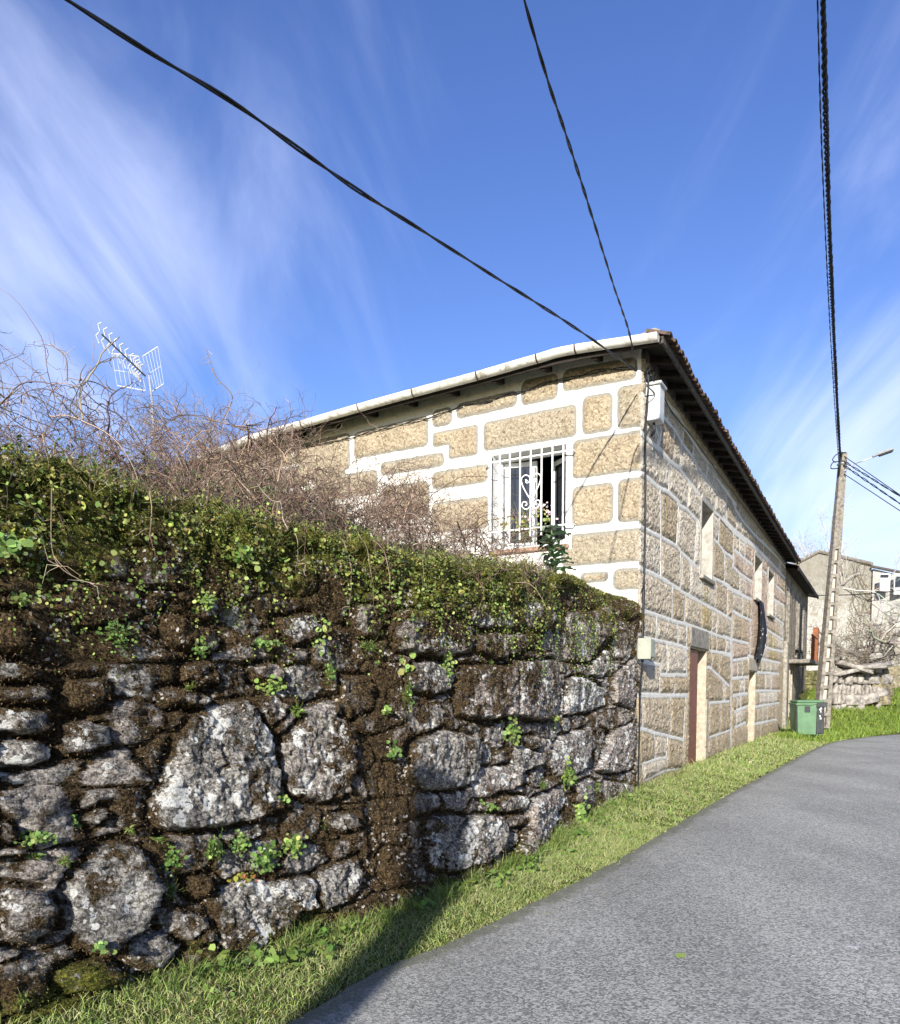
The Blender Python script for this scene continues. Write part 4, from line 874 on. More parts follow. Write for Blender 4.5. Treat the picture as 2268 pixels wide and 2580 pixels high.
# ================================================================== things on the house
def twisted(name, P, rad, n_str, r_str, pitch, mat, label, cat, group=None, seg=None):
    P = np.asarray(P, float); L = np.concatenate([[0], np.cumsum(np.linalg.norm(np.diff(P, axis=0), axis=1))])
    m = seg or int(L[-1]/pitch*10) + 2; u = np.linspace(0, L[-1], m); Q = np.stack([np.interp(u, L, P[:, k]) for k in range(3)], 1)
    T = np.gradient(Q, axis=0); T /= np.linalg.norm(T, axis=1)[:, None]; A = np.cross(T, (0, 0, 1.)); A /= np.linalg.norm(A, axis=1)[:, None] + 1e-9; Bv = np.cross(T, A)
    ls = []
    for k in range(n_str):
        ph = u/pitch*2*np.pi + k*2*np.pi/n_str; wv = 1 + .25*np.sin(u*1.7 + k)
        ls.append(Q + rad*wv[:, None]*(A*np.cos(ph)[:, None] + Bv*np.sin(ph)[:, None]))
    V, F = tube_np(ls, [r_str]*n_str, 6)
    return tag(mesh(name, V, F, mat, smooth=True), label, cat, group)
def vplane(pts, A, B_, ext=None):
    """sight lines onto the vertical plane through A and B"""
    A = np.array(A); n_ = np.array([-(B_[1] - A[1]), B_[0] - A[0], 0.]); return [hit(x, y, A, n_) for x, y in pts]
PC = PS(.05, W(1609, 932)[1], .10); 
Q1 = O + ray(170, 0)*4.0
c1 = vplane([(170, 0), (379, 133), (606, 271), (883, 467), (1073, 587), (1262, 707), (1451, 827), (1604, 934)], PC, Q1)
c1 = smooth_path(c1, 80); dx = c1[0] - c1[1]; ext = [c1[0] + dx/np.linalg.norm(dx)*k + np.array([0, 0, .02*k*k]) for k in (6, 4, 2)]
twisted('overhead_cable', list(ext) + list(c1), .008, 2, .0085, 1.3, M_BLACK, 'thick black twisted cable crossing the sky from upper left to the house corner', 'cable', 'overhead cables')
REAR = np.array([-2.9, -4.3, 7.2])
c2 = vplane([(1321, 0), (1376, 189), (1439, 379), (1495, 555), (1546, 719), (1584, 833), (1604, 928)], PC + np.array([0, 0, .03]), REAR)
c2 = smooth_path(c2, 60); twisted('overhead_cable', [c2[0]*.35 + REAR*.65] + list(c2), .006, 2, .0065, .6, M_BLACK, 'thin black twisted cable dropping steeply from the top centre to the house corner', 'cable', 'overhead cables')
PB = gnd(2068, 1868)*0 + np.array([O[0] + ray(2070, 1790)[0]/ray(2070, 1790)[1]*28., 28., .25])
PT = O + ray(2125, 1142)*(28./ray(2125, 1142)[1])
for nm, px_, rd, ns2, rs, pt, lb in (('overhead_cable', [(2074, 0), (2083, 379), (2097, 757), (2109, 1010), (2117, 1150)], .021, 3, .017, .32, 'heaviest black cable bundle running overhead to the concrete pole'),
                                     ('overhead_cable', [(2060, 0), (2071, 379), (2088, 757), (2102, 1000), (2113, 1160)], .006, 2, .006, .5, 'thin wire just left of the heavy bundle above the road')):
    R3 = np.array([-3.0, -4.6, 8.4]) if rd > .01 else np.array([-3.2, -4.6, 8.4])
    c3 = smooth_path(vplane(px_, PT, R3), 90)
    twisted(nm, [c3[0]*.4 + R3*.6] + list(c3), rd, ns2, rs, pt, M_BLACK, lb, 'cable', 'overhead cables')
# wires along the garden side wall and down the corner
ww = [W(*w2(*q), .05) for q in ((1435, 420), (1200, 430), (980, 485), (800, 520), (650, 580), (500, 610), (370, 660), (230, 680), (120, 715))] + [W(*w1(*q), .05) for q in ((1300, 615), (1180, 642), (985, 690), (790, 742), (600, 780), (300, 850))]
pw = [PW(s_, z_, .05) for s_, z_ in ww]
twisted('facade_wire', smooth_path(pw, 110), .016, 2, .0065, .9, M_BLACK, 'pair of thin black wires strung under the gutter on the barred window wall', 'wire')
cn = [PS(.03, 6.25, .09), PS(.02, 6.0, .10), PS(.05, 5.4, .06), PS(.12, 4.8, .05), PS(.15, 4.2, .05), PS(.15, 3.6, .05), PS(.13, 3.1, .05)]
twisted('corner_cable', smooth_path(cn, 50), .007, 2, .011, .8, M_BLACK, 'black cable running down the house corner above the grey green box', 'cable')
cd = MB(); cd.tube(smooth_path([PS(.10, 3.15, .055), PS(.08, 2.6, .055), PS(.06, 2.2, .055), PS(.05, 2.02, .07)], 16), .02, 8).tube(smooth_path([PS(.15, 3.1, .05), PS(.13, 2.6, .05), PS(.12, 2.2, .05), PS(.11, 2.02, .06)], 16), .014, 8)
tag(cd.build('cable_conduit', M_BLACK, smooth=True), 'two dark conduits side by side entering the top of the grey green box', 'conduit')
# tangle at the corner
tg = MB()
for k in range(9):
    p0 = PS(.05, 6.2, .1); p3 = PS(rng.uniform(-.05, .5), rng.uniform(5.75, 6.25), .07); m1 = p0 + rng.normal(0, .07, 3); tg.tube(smooth_path([p0, m1, (m1 + p3)/2 + rng.normal(0, .05, 3), p3], 14), .009, 6)
tg.tube(smooth_path([PS(.15, 6.1, .07), PS(.8, 6.18, .08), PS(1.6, 6.1, .08), PS(3.2, 6.14, .08), PS(6, 6.12, .08), PS(12, 6.14, .08), PS(19, 6.12, .08)], 60), .011, 6)
tag(tg.build('wire_tangle', M_BLACK, smooth=True), 'knot of black wires anchored to the top of the house corner under the eave', 'wires')
# white meter box on the street side of the corner
mt = S(*s1(300, 250))[1]; mb_ = S(*s1(300, 790))[1]
BX = empty('meter_box', PS(.30, mb_, 0), 'tall narrow white meter box fixed under the eave next to the house corner', 'box')
MB().box((.14, .03, mb_), (.42, .24, mt - .02), fs, .012).build('body', M_BOXW, BX); MB().box((.425, .05, mb_ + .12), (.45, .20, mt - .10), fs, .008).build('hatch', M_BOXW, BX)
MB().box((.10, .03, mt - .02), (.45, .27, mt + .02), fs, .01).build('cover', M_BOXW, BX)
MB().tube(smooth_path([PS(.28, mb_, .12), PS(.28, mb_ - .12, .13), PS(.24, mb_ - .2, .1)], 8), .02, 8).build('cable_outlet', M_BLACK, BX)
# grey-green junction box
z0, z1 = S(1600, 1662)[1] + .02, S(1600, 1610)[1]
BX = empty('junction_box', PS(0, z0, 0), 'grey green junction box on the house corner beside the end of the mossy wall', 'box')
MB().box((-.13, .03, z0), (.13, .23, z1), fs, .012).build('body', M_BOXG, BX); MB().box((-.145, .05, z0 - .015), (-.132, .24, z1 + .01), fs, .004).build('lid', M_BOXG, BX)
MB().box((-.12, .232, z0 + .02), (.12, .238, z1 - .02), fs, .002).build('door', M_BOXG, BX)
MB().tube(smooth_path([PS(-.05, z0, .1), PS(-.06, z0 - .4, .07), PS(-.04, z0 - 1.0, .06), PS(-.06, .1, .06)], 20), .012, 6).build('earth_wire', M_BLACK, BX)
# black sheet hanging below the second window
s0_, s1_ = 11.9, 13.2; V = []; nx, nz_ = 26, 40
for i in range(nx):
    for j in range(nz_):
        u, v = i/(nx - 1), j/(nz_ - 1); wd_ = .34 + .26*math.sin(v*2.7); cx_ = 12.4 - .35*v*v
        s_ = cx_ + (u - .5)*2*wd_*(1 if v < .9 else 1 - (v - .9)*2.5); z_ = 4.12 - v*1.65 + .10*math.sin(u*7)*v
        o = .10 + .10*math.sin(v*math.pi) + .035*math.sin(u*24 + v*3) + .02*math.sin(u*51)
        V.append(PS(s_, z_, o))
tag(mesh('plastic_sheet', V, grid_faces(nx, nz_), M_CLOTH, smooth=True), 'crumpled black plastic sheet hanging from the sill on the street wall', 'plastic sheet')

# ---- second, lower house further down the street
H2 = empty('old_house', PS(19.6, 0, 0), 'old dark unpainted stone house with a balcony beyond the white jointed house', 'house')
M_OLDW = material('old_masonry', lambda t, b: (t.put(b, 'Base Color', t.mix(t.ramp(t.noise(t.obj(), 3, 6, .7), .38, .62), (.10, .085, .06), (.34, .30, .235))), t.put(b, 'Normal', t.bump(t.noise(t.obj(), 6, 6, .7), .06))), rough=.95)
m = MB()
for a, b, z0, z1 in ((19.36, 20.2, -.1, 6.05), (20.2, 21.0, -.1, 3.4), (20.2, 21.0, 5.4, 6.05), (21.0, 21.8, -.1, 6.05), (21.8, 22.9, -.1, .1), (21.8, 22.9, 2.4, 3.0), (21.8, 22.9, 5.3, 6.05), (22.9, 24.0, -.1, 6.05), (24., 25.0, -.1, 3.0), (24., 25., 5.3, 6.05), (25.0, 26.2, -.1, 6.05), (26.2, 27.2, -.1, 3.3), (26.2, 27.2, 5.2, 6.05), (27.2, 29.6, -.1, 6.05)):
    m.box((a, -.5, z0), (b, .0, z1), fs, .004)
m.box((29.1, -6, -.1), (29.6, -.5, 6.05), fs).build('wall', M_OLDW, H2)
MB().box((19.4, -.9, 0), (29, -.8, 6), fs).build('dark_inside', M_DARK, H2)
for a, b in ((20.2, 21.0), (24., 25.), (26.2, 27.2)):
    f = MB(); f.box((a + .004, -.3, 3.4), (a + .1, .045, 5.3), fs, .01).box((b - .1, -.3, 3.4), (b - .004, .045, 5.3), fs, .01).box((a - .05, -.3, 3.3), (b + .05, .06, 3.4), fs, .01); f.build('window', M_CONC, H2)
f = MB().box((21.81, -.12, .1), (22.0, .03, 2.4), fs, .01).box((22.7, -.12, .1), (22.89, .03, 2.4), fs, .01); f.build('doorway', M_STONEJ, H2)
f = MB().box((21.805, -.12, 3.0), (21.95, .04, 5.3), fs, .01).box((22.75, -.12, 3.0), (22.895, .04, 5.3), fs, .01).box((21.95, -.2, 3.0), (22.75, -.15, 5.2), fs); f.build('balcony_door', M_WOODG, H2)
BL = MB().box((21.6, -.1, 2.66), (25.3, .82, 2.82), fs, .03).build('balcony', M_CONC, H2)
r = MB()
for s_ in np.arange(21.7, 25.2, .14): r.box((s_ - .008, .76, 2.82), (s_ + .008, .776, 3.75), fs)
r.box((21.65, .755, 3.75), (25.25, .785, 3.79), fs); r.build('railing', M_RUST, BL)
MB().box((24.75, .60, 2.82), (25.2, .80, 4.25), fs, .01).build('corner_post', M_RUST, BL)
MB().box((19.37, .0, -.1), (19.75, .16, 3.4), fs, .03).build('corner_pier', M_STONEG, H2)
ra2 = axis([-8, EV], .06); rb2 = axis([19.7, 29.9], .06); A2, B2_ = np.meshgrid(ra2, rb2, indexing='ij')
z2 = 5.98 + .12 + (EV - A2)*.34 + np.abs(np.sin(B2_*math.pi/.24))*.05; z2 = np.where(A2 < -3.6, 5.98 + .12 + (EV + 3.6)*.34*1 - (-3.6 - A2)*.34, z2)
R2 = mesh('roof', (C0 + DS*B2_[..., None] + NS*A2[..., None] + np.array([0, 0, 1.])*z2[..., None]).reshape(-1, 3), grid_faces(len(ra2), len(rb2)), M_TILE, H2, smooth=True)
V = [PS(19.7, 6.0, EV - .01), PS(29.9, 6.0, EV - .01), PS(29.9, 6.12, -.1), PS(19.7, 6.12, -.1)]; m = MB().add(V, [(0, 1, 2, 3)]); m.add([q + np.array([0, 0, .02]) for q in V], [(3, 2, 1, 0)]); m.box((19.7, EV - .03, 5.96), (29.9, EV + .02, 6.10), fs); m.build('eave', M_WOOD, R2)

# ---- utility poles
def concrete_pole(base, top, w0, w1, label, slots=True):
    r = empty('utility_pole', base, label, 'utility pole', 'concrete utility poles'); L = top - base; m = MB()
    def M(x, y, k): c = base + L*k; ww_ = w0 + (w1 - w0)*k; return (c[0] + x*ww_, c[1] + y*ww_*.8, c[2])
    m.box((-.5, -.5, 0), (-.20, .5, .66), M).box((.20, -.5, 0), (.5, .5, .66), M).box((-.5, -.5, .66), (.5, .5, 1.), M, .004)
    n_ = 13
    for i in range(n_ + 1):
        k = i*.66/n_; m.box((-.20, -.5, max(k - .006, 0)), (.20, .5, k + .006), M)
    m.build('shaft', M_CONC, r)
    MB().box((-.20, -.1, 0), (.20, .1, .655), M).build('web', M_CONC_LIT, r)
    return r
UP = concrete_pole(PB, PT, .46, .22, 'leaning concrete utility pole with a row of pockets behind the green bin')
h_ = MB(); h_.tube(smooth_path([PT + np.array(q) for q in ((.05, -.1, 0), (-.25, -.1, -.05), (-.42, -.1, -.25), (-.3, -.1, -.35))], 16), .018, 6).tube(smooth_path([PT + np.array(q) for q in ((-.05, -.1, -.3), (-.4, -.1, -.35), (-.46, -.1, -.55), (-.2, -.1, -.55))], 16), .018, 6)
h_.tube([PT + np.array((-.12, -.13, .0)), PT + np.array((-.2, -.13, -.8))], .035, 8); h_.build('cable_loops', M_BLACK, UP, smooth=True)
MB().box((PT[0] - .16, PT[1] - .14, PT[2] - .4), (PT[0] + .13, PT[1] + .14, PT[2] - .33), None, .01).build('clamp', M_GALV, UP)
# unseen shadow caster of unknown kind behind the viewer, stood in by a pole
RPB = np.array([-2.93, -5.0, -.02]); RP = empty('utility_pole', RPB, 'unseen stand-in pole behind the viewer, shaped to throw the long shadow across the verge and the road', 'utility pole', 'concrete utility poles')
MB().tube([RPB, RPB + np.array([0, 0, 2.5]), RPB + np.array([.0, 0, 5.15])], np.array([.19, .165, .15]), 14).build('shaft', M_CONC, RP, smooth=True)
def dp(x, y, Y): d = ray(x, y); return O + d*(Y/d[1])
# street lamp on the pole
M_LAMP = material('lamp_grey', base=(.22, .225, .23), rough=.5)
LA = empty('street_lamp', dp(2130, 1186, 27.9), 'grey street lamp on a thin arm reaching right from the concrete pole', 'street lamp')
MB().tube(smooth_path([dp(2126, 1188, 27.9), dp(2150, 1170, 27.8), dp(2175, 1161, 27.6), dp(2202, 1151, 27.5)], 16), .022, 7).build('arm', M_GALV, LA, smooth=True)
hd = MB(); a_, b_ = dp(2199, 1152, 27.5), dp(2251, 1134, 27.3); ax = (b_ - a_); L = np.linalg.norm(ax); ax /= L; up = np.array([0, 0, 1.]) - ax*ax[2]; up /= np.linalg.norm(up); sd_ = np.cross(ax, up)
def Mh(x, y, z): return tuple(a_ + ax*x + sd_*y + up*z)
for x0, x1, w0, w1, hh0, hh1 in ((0, L*.3, .05, .10, .05, .09), (L*.3, L, .10, .13, .09, .07)):
    V = [Mh(x0, -w0, 0), Mh(x0, w0, 0), Mh(x0, w0*.7, hh0), Mh(x0, -w0*.7, hh0), Mh(x1, -w1, 0), Mh(x1, w1, 0), Mh(x1, w1*.7, hh1), Mh(x1, -w1*.7, hh1)]
    hd.add(V, [(3, 2, 1, 0), (4, 5, 6, 7), (0, 1, 5, 4), (1, 2, 6, 5), (2, 3, 7, 6), (3, 0, 4, 7)])
hd.build('housing', M_LAMP, LA); MB().box((L*.3, -.1, -.05), (L*.98, .1, -.003), Mh, .02).build('lens', M_BINDK, LA)
for i, (p, q, rd, r_, lb) in enumerate((((2128, 1150), (2268, 1247), .0, .014, 'thin wire leaving the pole top to the right'), ((2126, 1162), (2268, 1250), .018, .014, 'upper thick twisted cable leaving the pole to the right'), ((2126, 1172), (2268, 1269), .018, .014, 'lower thick twisted cable leaving the pole to the right'), ((2127, 1194), (2268, 1287), .0, .014, 'lowest thin wire leaving the pole to the right below the lamp arm'))):
    A2, B2_ = dp(*p, 27.9), dp(*q, 26.); ex = B2_ + (B2_ - A2)*2.2; pts = [A2*(1 - k) + ex*k + np.array([0, 0, -.0*k]) for k in np.linspace(0, 1, 30)]
    twisted('overhead_cable', pts, rd + .001, 2 if rd else 1, r_, .9, M_BLACK, lb, 'cable', 'overhead cables')
pts = [dp(x, y, Y) for x, y, Y in ((2036, 1499, 34), (2075, 1500, 34), (2130, 1499, 34), (2200, 1495, 34), (2268, 1488, 34), (2400, 1478, 34))]
tag(MB().tube(smooth_path(pts, 30), .022, 6).build('overhead_cable', M_BLACK, smooth=True), 'black cable stretched level from the old house past the pole to the right', 'cable', 'overhead cables')

# ---- refuse bin
BC = gnd(2043, 1868); BC[2] = .06
ang = math.atan2(BC[0], BC[1]); rzb = -ang - math.radians(17)*-1
BIN = empty('refuse_bin', (BC[0], BC[1] + .35, .06), 'green four wheeled refuse bin with a dark end panel standing on the verge', 'bin')
cb_, sb_ = math.cos(rzb), math.sin(rzb)
def Mb(x, y, z): return (BC[0] + x*cb_ - y*sb_, BC[1] + .35 + x*sb_ + y*cb_, .06 + z)
def frust(m, x0, x1, y0, y1, z0, z1, k):
    V = [Mb(x*(k if z == z0 else 1), y*(k if z == z0 else 1), z) for z in (z0, z1) for x, y in ((x0, y0), (x1, y0), (x1, y1), (x0, y1))]
    return m.add(V, [(3, 2, 1, 0), (4, 5, 6, 7)] + [(j, (j + 1) % 4, 4 + (j + 1) % 4, 4 + j) for j in range(4)])
HX, HY = .40, .42
frust(MB(), -HX, HX, -HY, HY, .16, 1.10, .88).build('body', M_GREEN, BIN)
m = MB().box((-HX - .03, -HY - .03, 1.10), (HX + .03, HY + .03, 1.15), Mb, .01).box((-HX - .01, -HY - .01, 1.15), (HX + .01, HY + .01, 1.24), Mb, .035).build('lid', M_GREEN, BIN)
MB().box((-HX - .06, -HY - .055, 1.09), (-HX + .45, -HY - .032, 1.13), Mb, .006).build('rim', M_GREEN, BIN)
MB().box((HX - .22, -HY - .012, .19), (HX - .01, -HY + .02, 1.08), Mb, .01).box((HX - .02, -HY - .01, .19), (HX + .012, HY - .1, 1.08), Mb, .01).box((HX - .24, -HY - .06, 1.02), (HX + .07, -HY - .034, 1.16), Mb, .01).build('end_panel', M_BINDK, BIN)
MB().box((-HX + .22, -HY - .014, .86), (-HX + .38, -HY + .01, 1.05), Mb, .006).build('plate', M_BINDK, BIN)
M_SMEAR = material('worn_white_sticker', base=(.6, .62, .6), rough=.7, vary=.2)
for k in range(5):
    m = MB(); z = .3 + .7*rng.random(); x = HX - .16 + .05*rng.random(); m.box((x, -HY - .018, z), (x + .02 + .05*rng.random(), -HY - .0125, z + .02 + .05*rng.random()), Mb); m.build('sticker', M_SMEAR, BIN)
MB().box((-HX*.3 - .3, -HY*.9 - .012, .2), (-HX*.3 - .285, -HY - .0, 1.05), Mb).build('seam', M_BINDK, BIN)
for x in (-.28, .28):
    for y in (-.3, .3):
        wh = MB(); c = np.array(Mb(x, y, .08)); a2 = np.array(Mb(1, 0, 0)) - np.array(Mb(0, 0, 0)); wh.tube([c - a2*.025, c + a2*.025], .08, 14); wl = wh.build('wheel', M_BLACK, BIN)
        MB().box((x - .035, y - .02, .09), (x + .035, y + .02, .19), Mb, .004).build('fork', M_GALV, wl)

# ---- tv antenna
M_ANT = material('dull_white_aluminium', base=(.52, .53, .54), rough=.6, vary=.1, bumpd=0)
cy_ = crop(220, 780, 4.70); AY = 16.
AN = empty('tv_antenna', dp(383, 960, AY) * np.array([1, 1, 0]) + np.array([0, 0, 3.]), 'white toothed television antenna on a mast above the brambles', 'antenna')
tip, rt = dp(*cy_(170, 290), AY - .55), dp(*cy_(690, 790), AY)
MB().tube([tip, rt], .016, 6).build('boom', M_BINDK, AN)
mp_ = dp(*cy_(730, 780), AY); MB().tube([np.array([mp_[0] + .18, mp_[1], 3.0]), mp_ + np.array([.05, 0, -.5]), mp_], .022, 8).build('mast', M_GALV, AN)
axb = rt - tip; Lb = np.linalg.norm(axb); axb /= Lb; upb = np.array([0, 0, 1.]) - axb*axb[2]; upb /= np.linalg.norm(upb); sdb = np.cross(axb, upb)
kk = np.concatenate([np.linspace(0, .72, 7), np.linspace(.79, .95, 4)])
for i, k in enumerate(kk):
    c = tip + axb*Lb*k - axb*.05
    for sg in (-1, 1):
        dr_ = np.array([.10*sg*0, 0, 0]) + upb*sg*.0; A2 = c + upb*.02*sg
        v = (np.array([.0, 0, 1.])*sg + sdb*.35*sg); v /= np.linalg.norm(v); hl = .17 if k < .75 else .15
        MB().tube([A2, A2 + v*hl*.5 - axb*.05, A2 + v*hl + axb*.02], .013, 5).build('director', M_ANT, AN)
for (P4, nrod) in (([(655, 555), (835, 440), (905, 880), (770, 970)], 6), ([(290, 520), (610, 555), (690, 960), (355, 900)], 7)):
    back = AY + .1; Pq = [dp(*cy_(*q), back + (.3 if i in (0, 3) else -.1)*(1 if nrod == 7 else .3)) for i, q in enumerate(P4)]; m = MB()
    for k in np.linspace(0, 1, nrod): m.tube([Pq[0]*(1 - k) + Pq[1]*k, Pq[3]*(1 - k) + Pq[2]*k], .0035, 5)
    for k, r_ in ((0, .018), (.52, .010), (1, .018)): m.tube([Pq[0]*(1 - k) + Pq[3]*k, Pq[1]*(1 - k) + Pq[2]*k], r_*.6, 6)
    m.build('reflector', M_ANT, AN)

# ================================================================== BACKGROUND
def box_house(): pass
FH = empty('rendered_house', dp(2100, 1640, 44)*np.array([1, 1, 0]) + np.array([0, 0, 1.5]), 'pale rendered house with a white windowed wing behind the utility pole', 'house')
P0 = dp(1985, 1430, 44); P1 = dp(2062, 1392, 44); P2 = dp(2197, 1423, 44.5); P3 = dp(2330, 1455, 43)
def ext(P, dz=0): return np.array([P[0], P[1], 1.2])
dpv = np.array([.35, .95, 0])*9
V = []; top = [P0, P1, P2]; nT = len(top)
for q in top: V += [ext(q), q]
for q in top: V += [ext(q) + dpv, q + dpv]
mesh('wall', V, [(0, 2, 3, 1), (2, 4, 5, 3), (4, 10, 11, 5), (0, 1, 7, 6), (1, 3, 9, 7), (3, 5, 11, 9)], M_RENDER, FH)
P2b = P2 + np.array([.01, -.12, -.25]); P3b = P3 + np.array([0, -.1, -.2])
mesh('wing', [ext(P2b), P2b, P3b, ext(P3b), P2b + dpv, P3b + dpv, ext(P2b) + dpv], [(0, 3, 2, 1), (1, 2, 5, 4), (0, 1, 4, 6)], M_PLASTER, FH)
m = MB(); m.tube([P2b + np.array([-.2, -.15, .12]), P3b + np.array([.2, -.15, .12])], .09, 6); m.build('wing_gutter', M_WOODG, FH)
m = MB(); m.tube([P0 + np.array([0, -.05, .02]), P1 + np.array([0, -.05, .05]), P2 + np.array([0, -.05, .05])], .10, 6); m.build('verge_tiles', M_CONC, FH)
def qd(x0, y0, x1, y1, Y, th, mat, name, par):
    a_, b_ = dp(x0, y1, Y), dp(x1, y0, Y); return MB().box((a_[0], Y - th, a_[2]), (b_[0], Y, b_[2]), None, .01).build(name, mat, par)
wn = qd(2216, 1446, 2242, 1490, 43.3, .08, M_WHITE, 'window', FH); qd(2219, 1448, 2239, 1455, 43.2, .05, M_GLASS, 'pane', wn)
wn = qd(2251, 1446, 2275, 1498, 43.2, .08, M_WHITE, 'window', FH); qd(2255, 1452, 2270, 1480, 43.1, .05, M_GLASS, 'pane', wn)
# ruined dry-stone wall and mossy wall beneath the balcony
def rock(c, r, seed):
    g = np.random.default_rng(seed); n1_, n2_ = 12, 9; V = []
    for i in range(n1_):
        for j in range(n2_):
            a2 = i/n1_*2*math.pi; b2 = (j/(n2_ - 1) - .5)*math.pi; x, y, z = math.cos(a2)*math.cos(b2), math.sin(a2)*math.cos(b2), math.sin(b2)
            q = np.array([np.sign(x)*abs(x)**.42, np.sign(y)*abs(y)**.42, np.sign(z)*abs(z)**.42]); V.append(q)
    V = np.array(V); k = 1 + .28*perlin(V[:, 0]*1.6 + seed*3.1, V[:, 1]*1.6, V[:, 2]*1.6 + seed); V = V*k[:, None]*np.array(r); ta = g.normal(0, .12)
    ct_, st_ = math.cos(ta), math.sin(ta); V = np.stack([V[:, 0]*ct_ - V[:, 2]*st_, V[:, 1], V[:, 0]*st_ + V[:, 2]*ct_], 1) + np.array(c)
    F = [(i*n2_ + j, ((i + 1) % n1_)*n2_ + j, ((i + 1) % n1_)*n2_ + j + 1, i*n2_ + j + 1) for i in range(n1_) for j in range(n2_ - 1)]
    return V, F
M_RUIN = material('pale_rubble', base=(.29, .265, .235), rough=.95, vary=.3, vscale=5, bumpd=.03, bscale=14)
RWL = empty('ruined_wall', dp(2150, 1780, 33)*np.array([1, 1, 0]) + np.array([0, 0, .7]), 'tumbled pale dry stone wall on the grass bank behind the bin', 'wall')
m = MB(); sd = 0
for yrow, hr in ((1785, 22), (1762, 26), (1738, 26), (1712, 24), (1690, 16)):
    x = 2092 + rng.random()*6
    while x < 2212:
        wpx = 9 + rng.random()**2*40; Yd = 32.6 + (x - 2090)*.006 + rng.random()*.3; sd += 1
        if not (yrow > 1770 and rng.random() < .3):
            c = dp(x + wpx/2, yrow + rng.normal(0, 2), Yd); k = Yd/FPX; V, F = rock(c, (wpx*k*.52, .35, hr*k*.54), sd); m.add(V, F)
        x += wpx*.97
m.build('stones', M_RUIN, RWL, smooth=True)
m = MB()
for i, (x0, y0, x1, y1) in enumerate(((2095, 1695, 2180, 1688), (2140, 1690, 2225, 1672), (2105, 1688, 2200, 1678), (2170, 1686, 2250, 1665))): V, F = rock((dp(x0, y0, 32.5) + dp(x1, y1, 32.5))/2, (abs(x1 - x0)*.0083, .4, .09), 90 + i); m.add(V, F)
m.build('slab', M_RUIN, RWL, smooth=True)
x = 2205
RW2 = empty('low_wall', dp(2235, 1760, 31.5)*np.array([1, 1, 0]) + np.array([0, 0, .8]), 'low mossy stub of wall at the right end of the ruined wall', 'wall')
m = MB()
for k in range(16): V, F = rock(dp(2205 + rng.random()*50, 1690 + rng.random()*75, 33.4), (.35, .3, .22), 300 + k); m.add(V, F)
m.build('stones', material('mossy_rubble', base=(.22, .19, .12), rough=1, vary=.35, vscale=5, bumpd=.03, bscale=14), RW2, smooth=True)
MW = empty('mossy_wall', dp(2030, 1740, 37)*np.array([1, 1, 0]), 'mossy dry stone wall seen under the balcony between house and pole', 'wall')
m = MB()
for k in range(110): V, F = rock(dp(1985 + rng.random()*90, 1695 + rng.random()*85, 37.5 + rng.random()*.3), (.2 + .14*rng.random(), .3, .09 + .07*rng.random()), 500 + k); m.add(V, F)
m.build('stones', material('green_rubble', base=(.17, .16, .07), rough=1, vary=.4, vscale=4, bumpd=.03, bscale=12), MW, smooth=True)
# ================================================================== VEGETATION
def unit(v): return v/(np.linalg.norm(v, axis=-1)[..., None] + 1e-9)
def blades(Bp, Nn, L, Wd, col, lean=.6, seed=0):
    """bent two-segment blades; returns verts, faces, colours"""
    g = np.random.default_rng(seed); n_ = len(Bp); r = unit(g.standard_normal((n_, 3))); d0 = unit(Nn + r*lean*.6); d1 = unit(Nn*.55 + r*lean*1.2)
    sd_ = unit(np.cross(d0, g.standard_normal((n_, 3)))); L = np.broadcast_to(L, (n_,))[:, None]; Wd = np.broadcast_to(Wd, (n_,))[:, None]
    m1 = Bp + d0*L*.55; tp_ = m1 + d1*L*.5
    V = np.stack([Bp - sd_*Wd, Bp + sd_*Wd, m1 + sd_*Wd*.75, m1 - sd_*Wd*.75, tp_ + sd_*Wd*.1, tp_ - sd_*Wd*.1], 1).reshape(-1, 3)
    i = np.arange(n_)[:, None]*6; F = np.concatenate([i + [0, 1, 2, 3], i + [3, 2, 4, 5]], 1).reshape(-1, 4)
    return V, F, np.repeat(np.concatenate([col, np.ones((n_, 1))], 1), 6, 0)
def leaves(P, Nn, r, col, seed=0, k=6, elong=1.):
    """flat slightly cupped leaves"""
    g = np.random.default_rng(seed); n_ = len(P); Nn = unit(Nn); a = unit(np.cross(Nn, g.standard_normal((n_, 3)))); b = np.cross(Nn, a)
    r = np.broadcast_to(r, (n_,))[:, None]; th = np.arange(k)*2*math.pi/k
    ring = [P + (a*math.cos(q)*elong + b*math.sin(q))*r*(.85 + .3*g.random((n_, 1))) + Nn*r*.18*g.standard_normal((n_, 1)) for q in th]
    V = np.stack(ring, 1).reshape(-1, 3); F = (np.arange(n_)[:, None]*k + np.arange(k)[None, :])
    return V, F, np.repeat(np.concatenate([col, np.ones((n_, 1))], 1), k, 0)
def mixcol(n_, cols, seed, jit=.2):
    g = np.random.default_rng(seed); c = np.array(cols)[g.integers(0, len(cols), n_)]; return np.clip(c*(1 + g.normal(0, jit, (n_, 1))) * (1 + g.normal(0, .07, (n_, 3))), .003, .9)
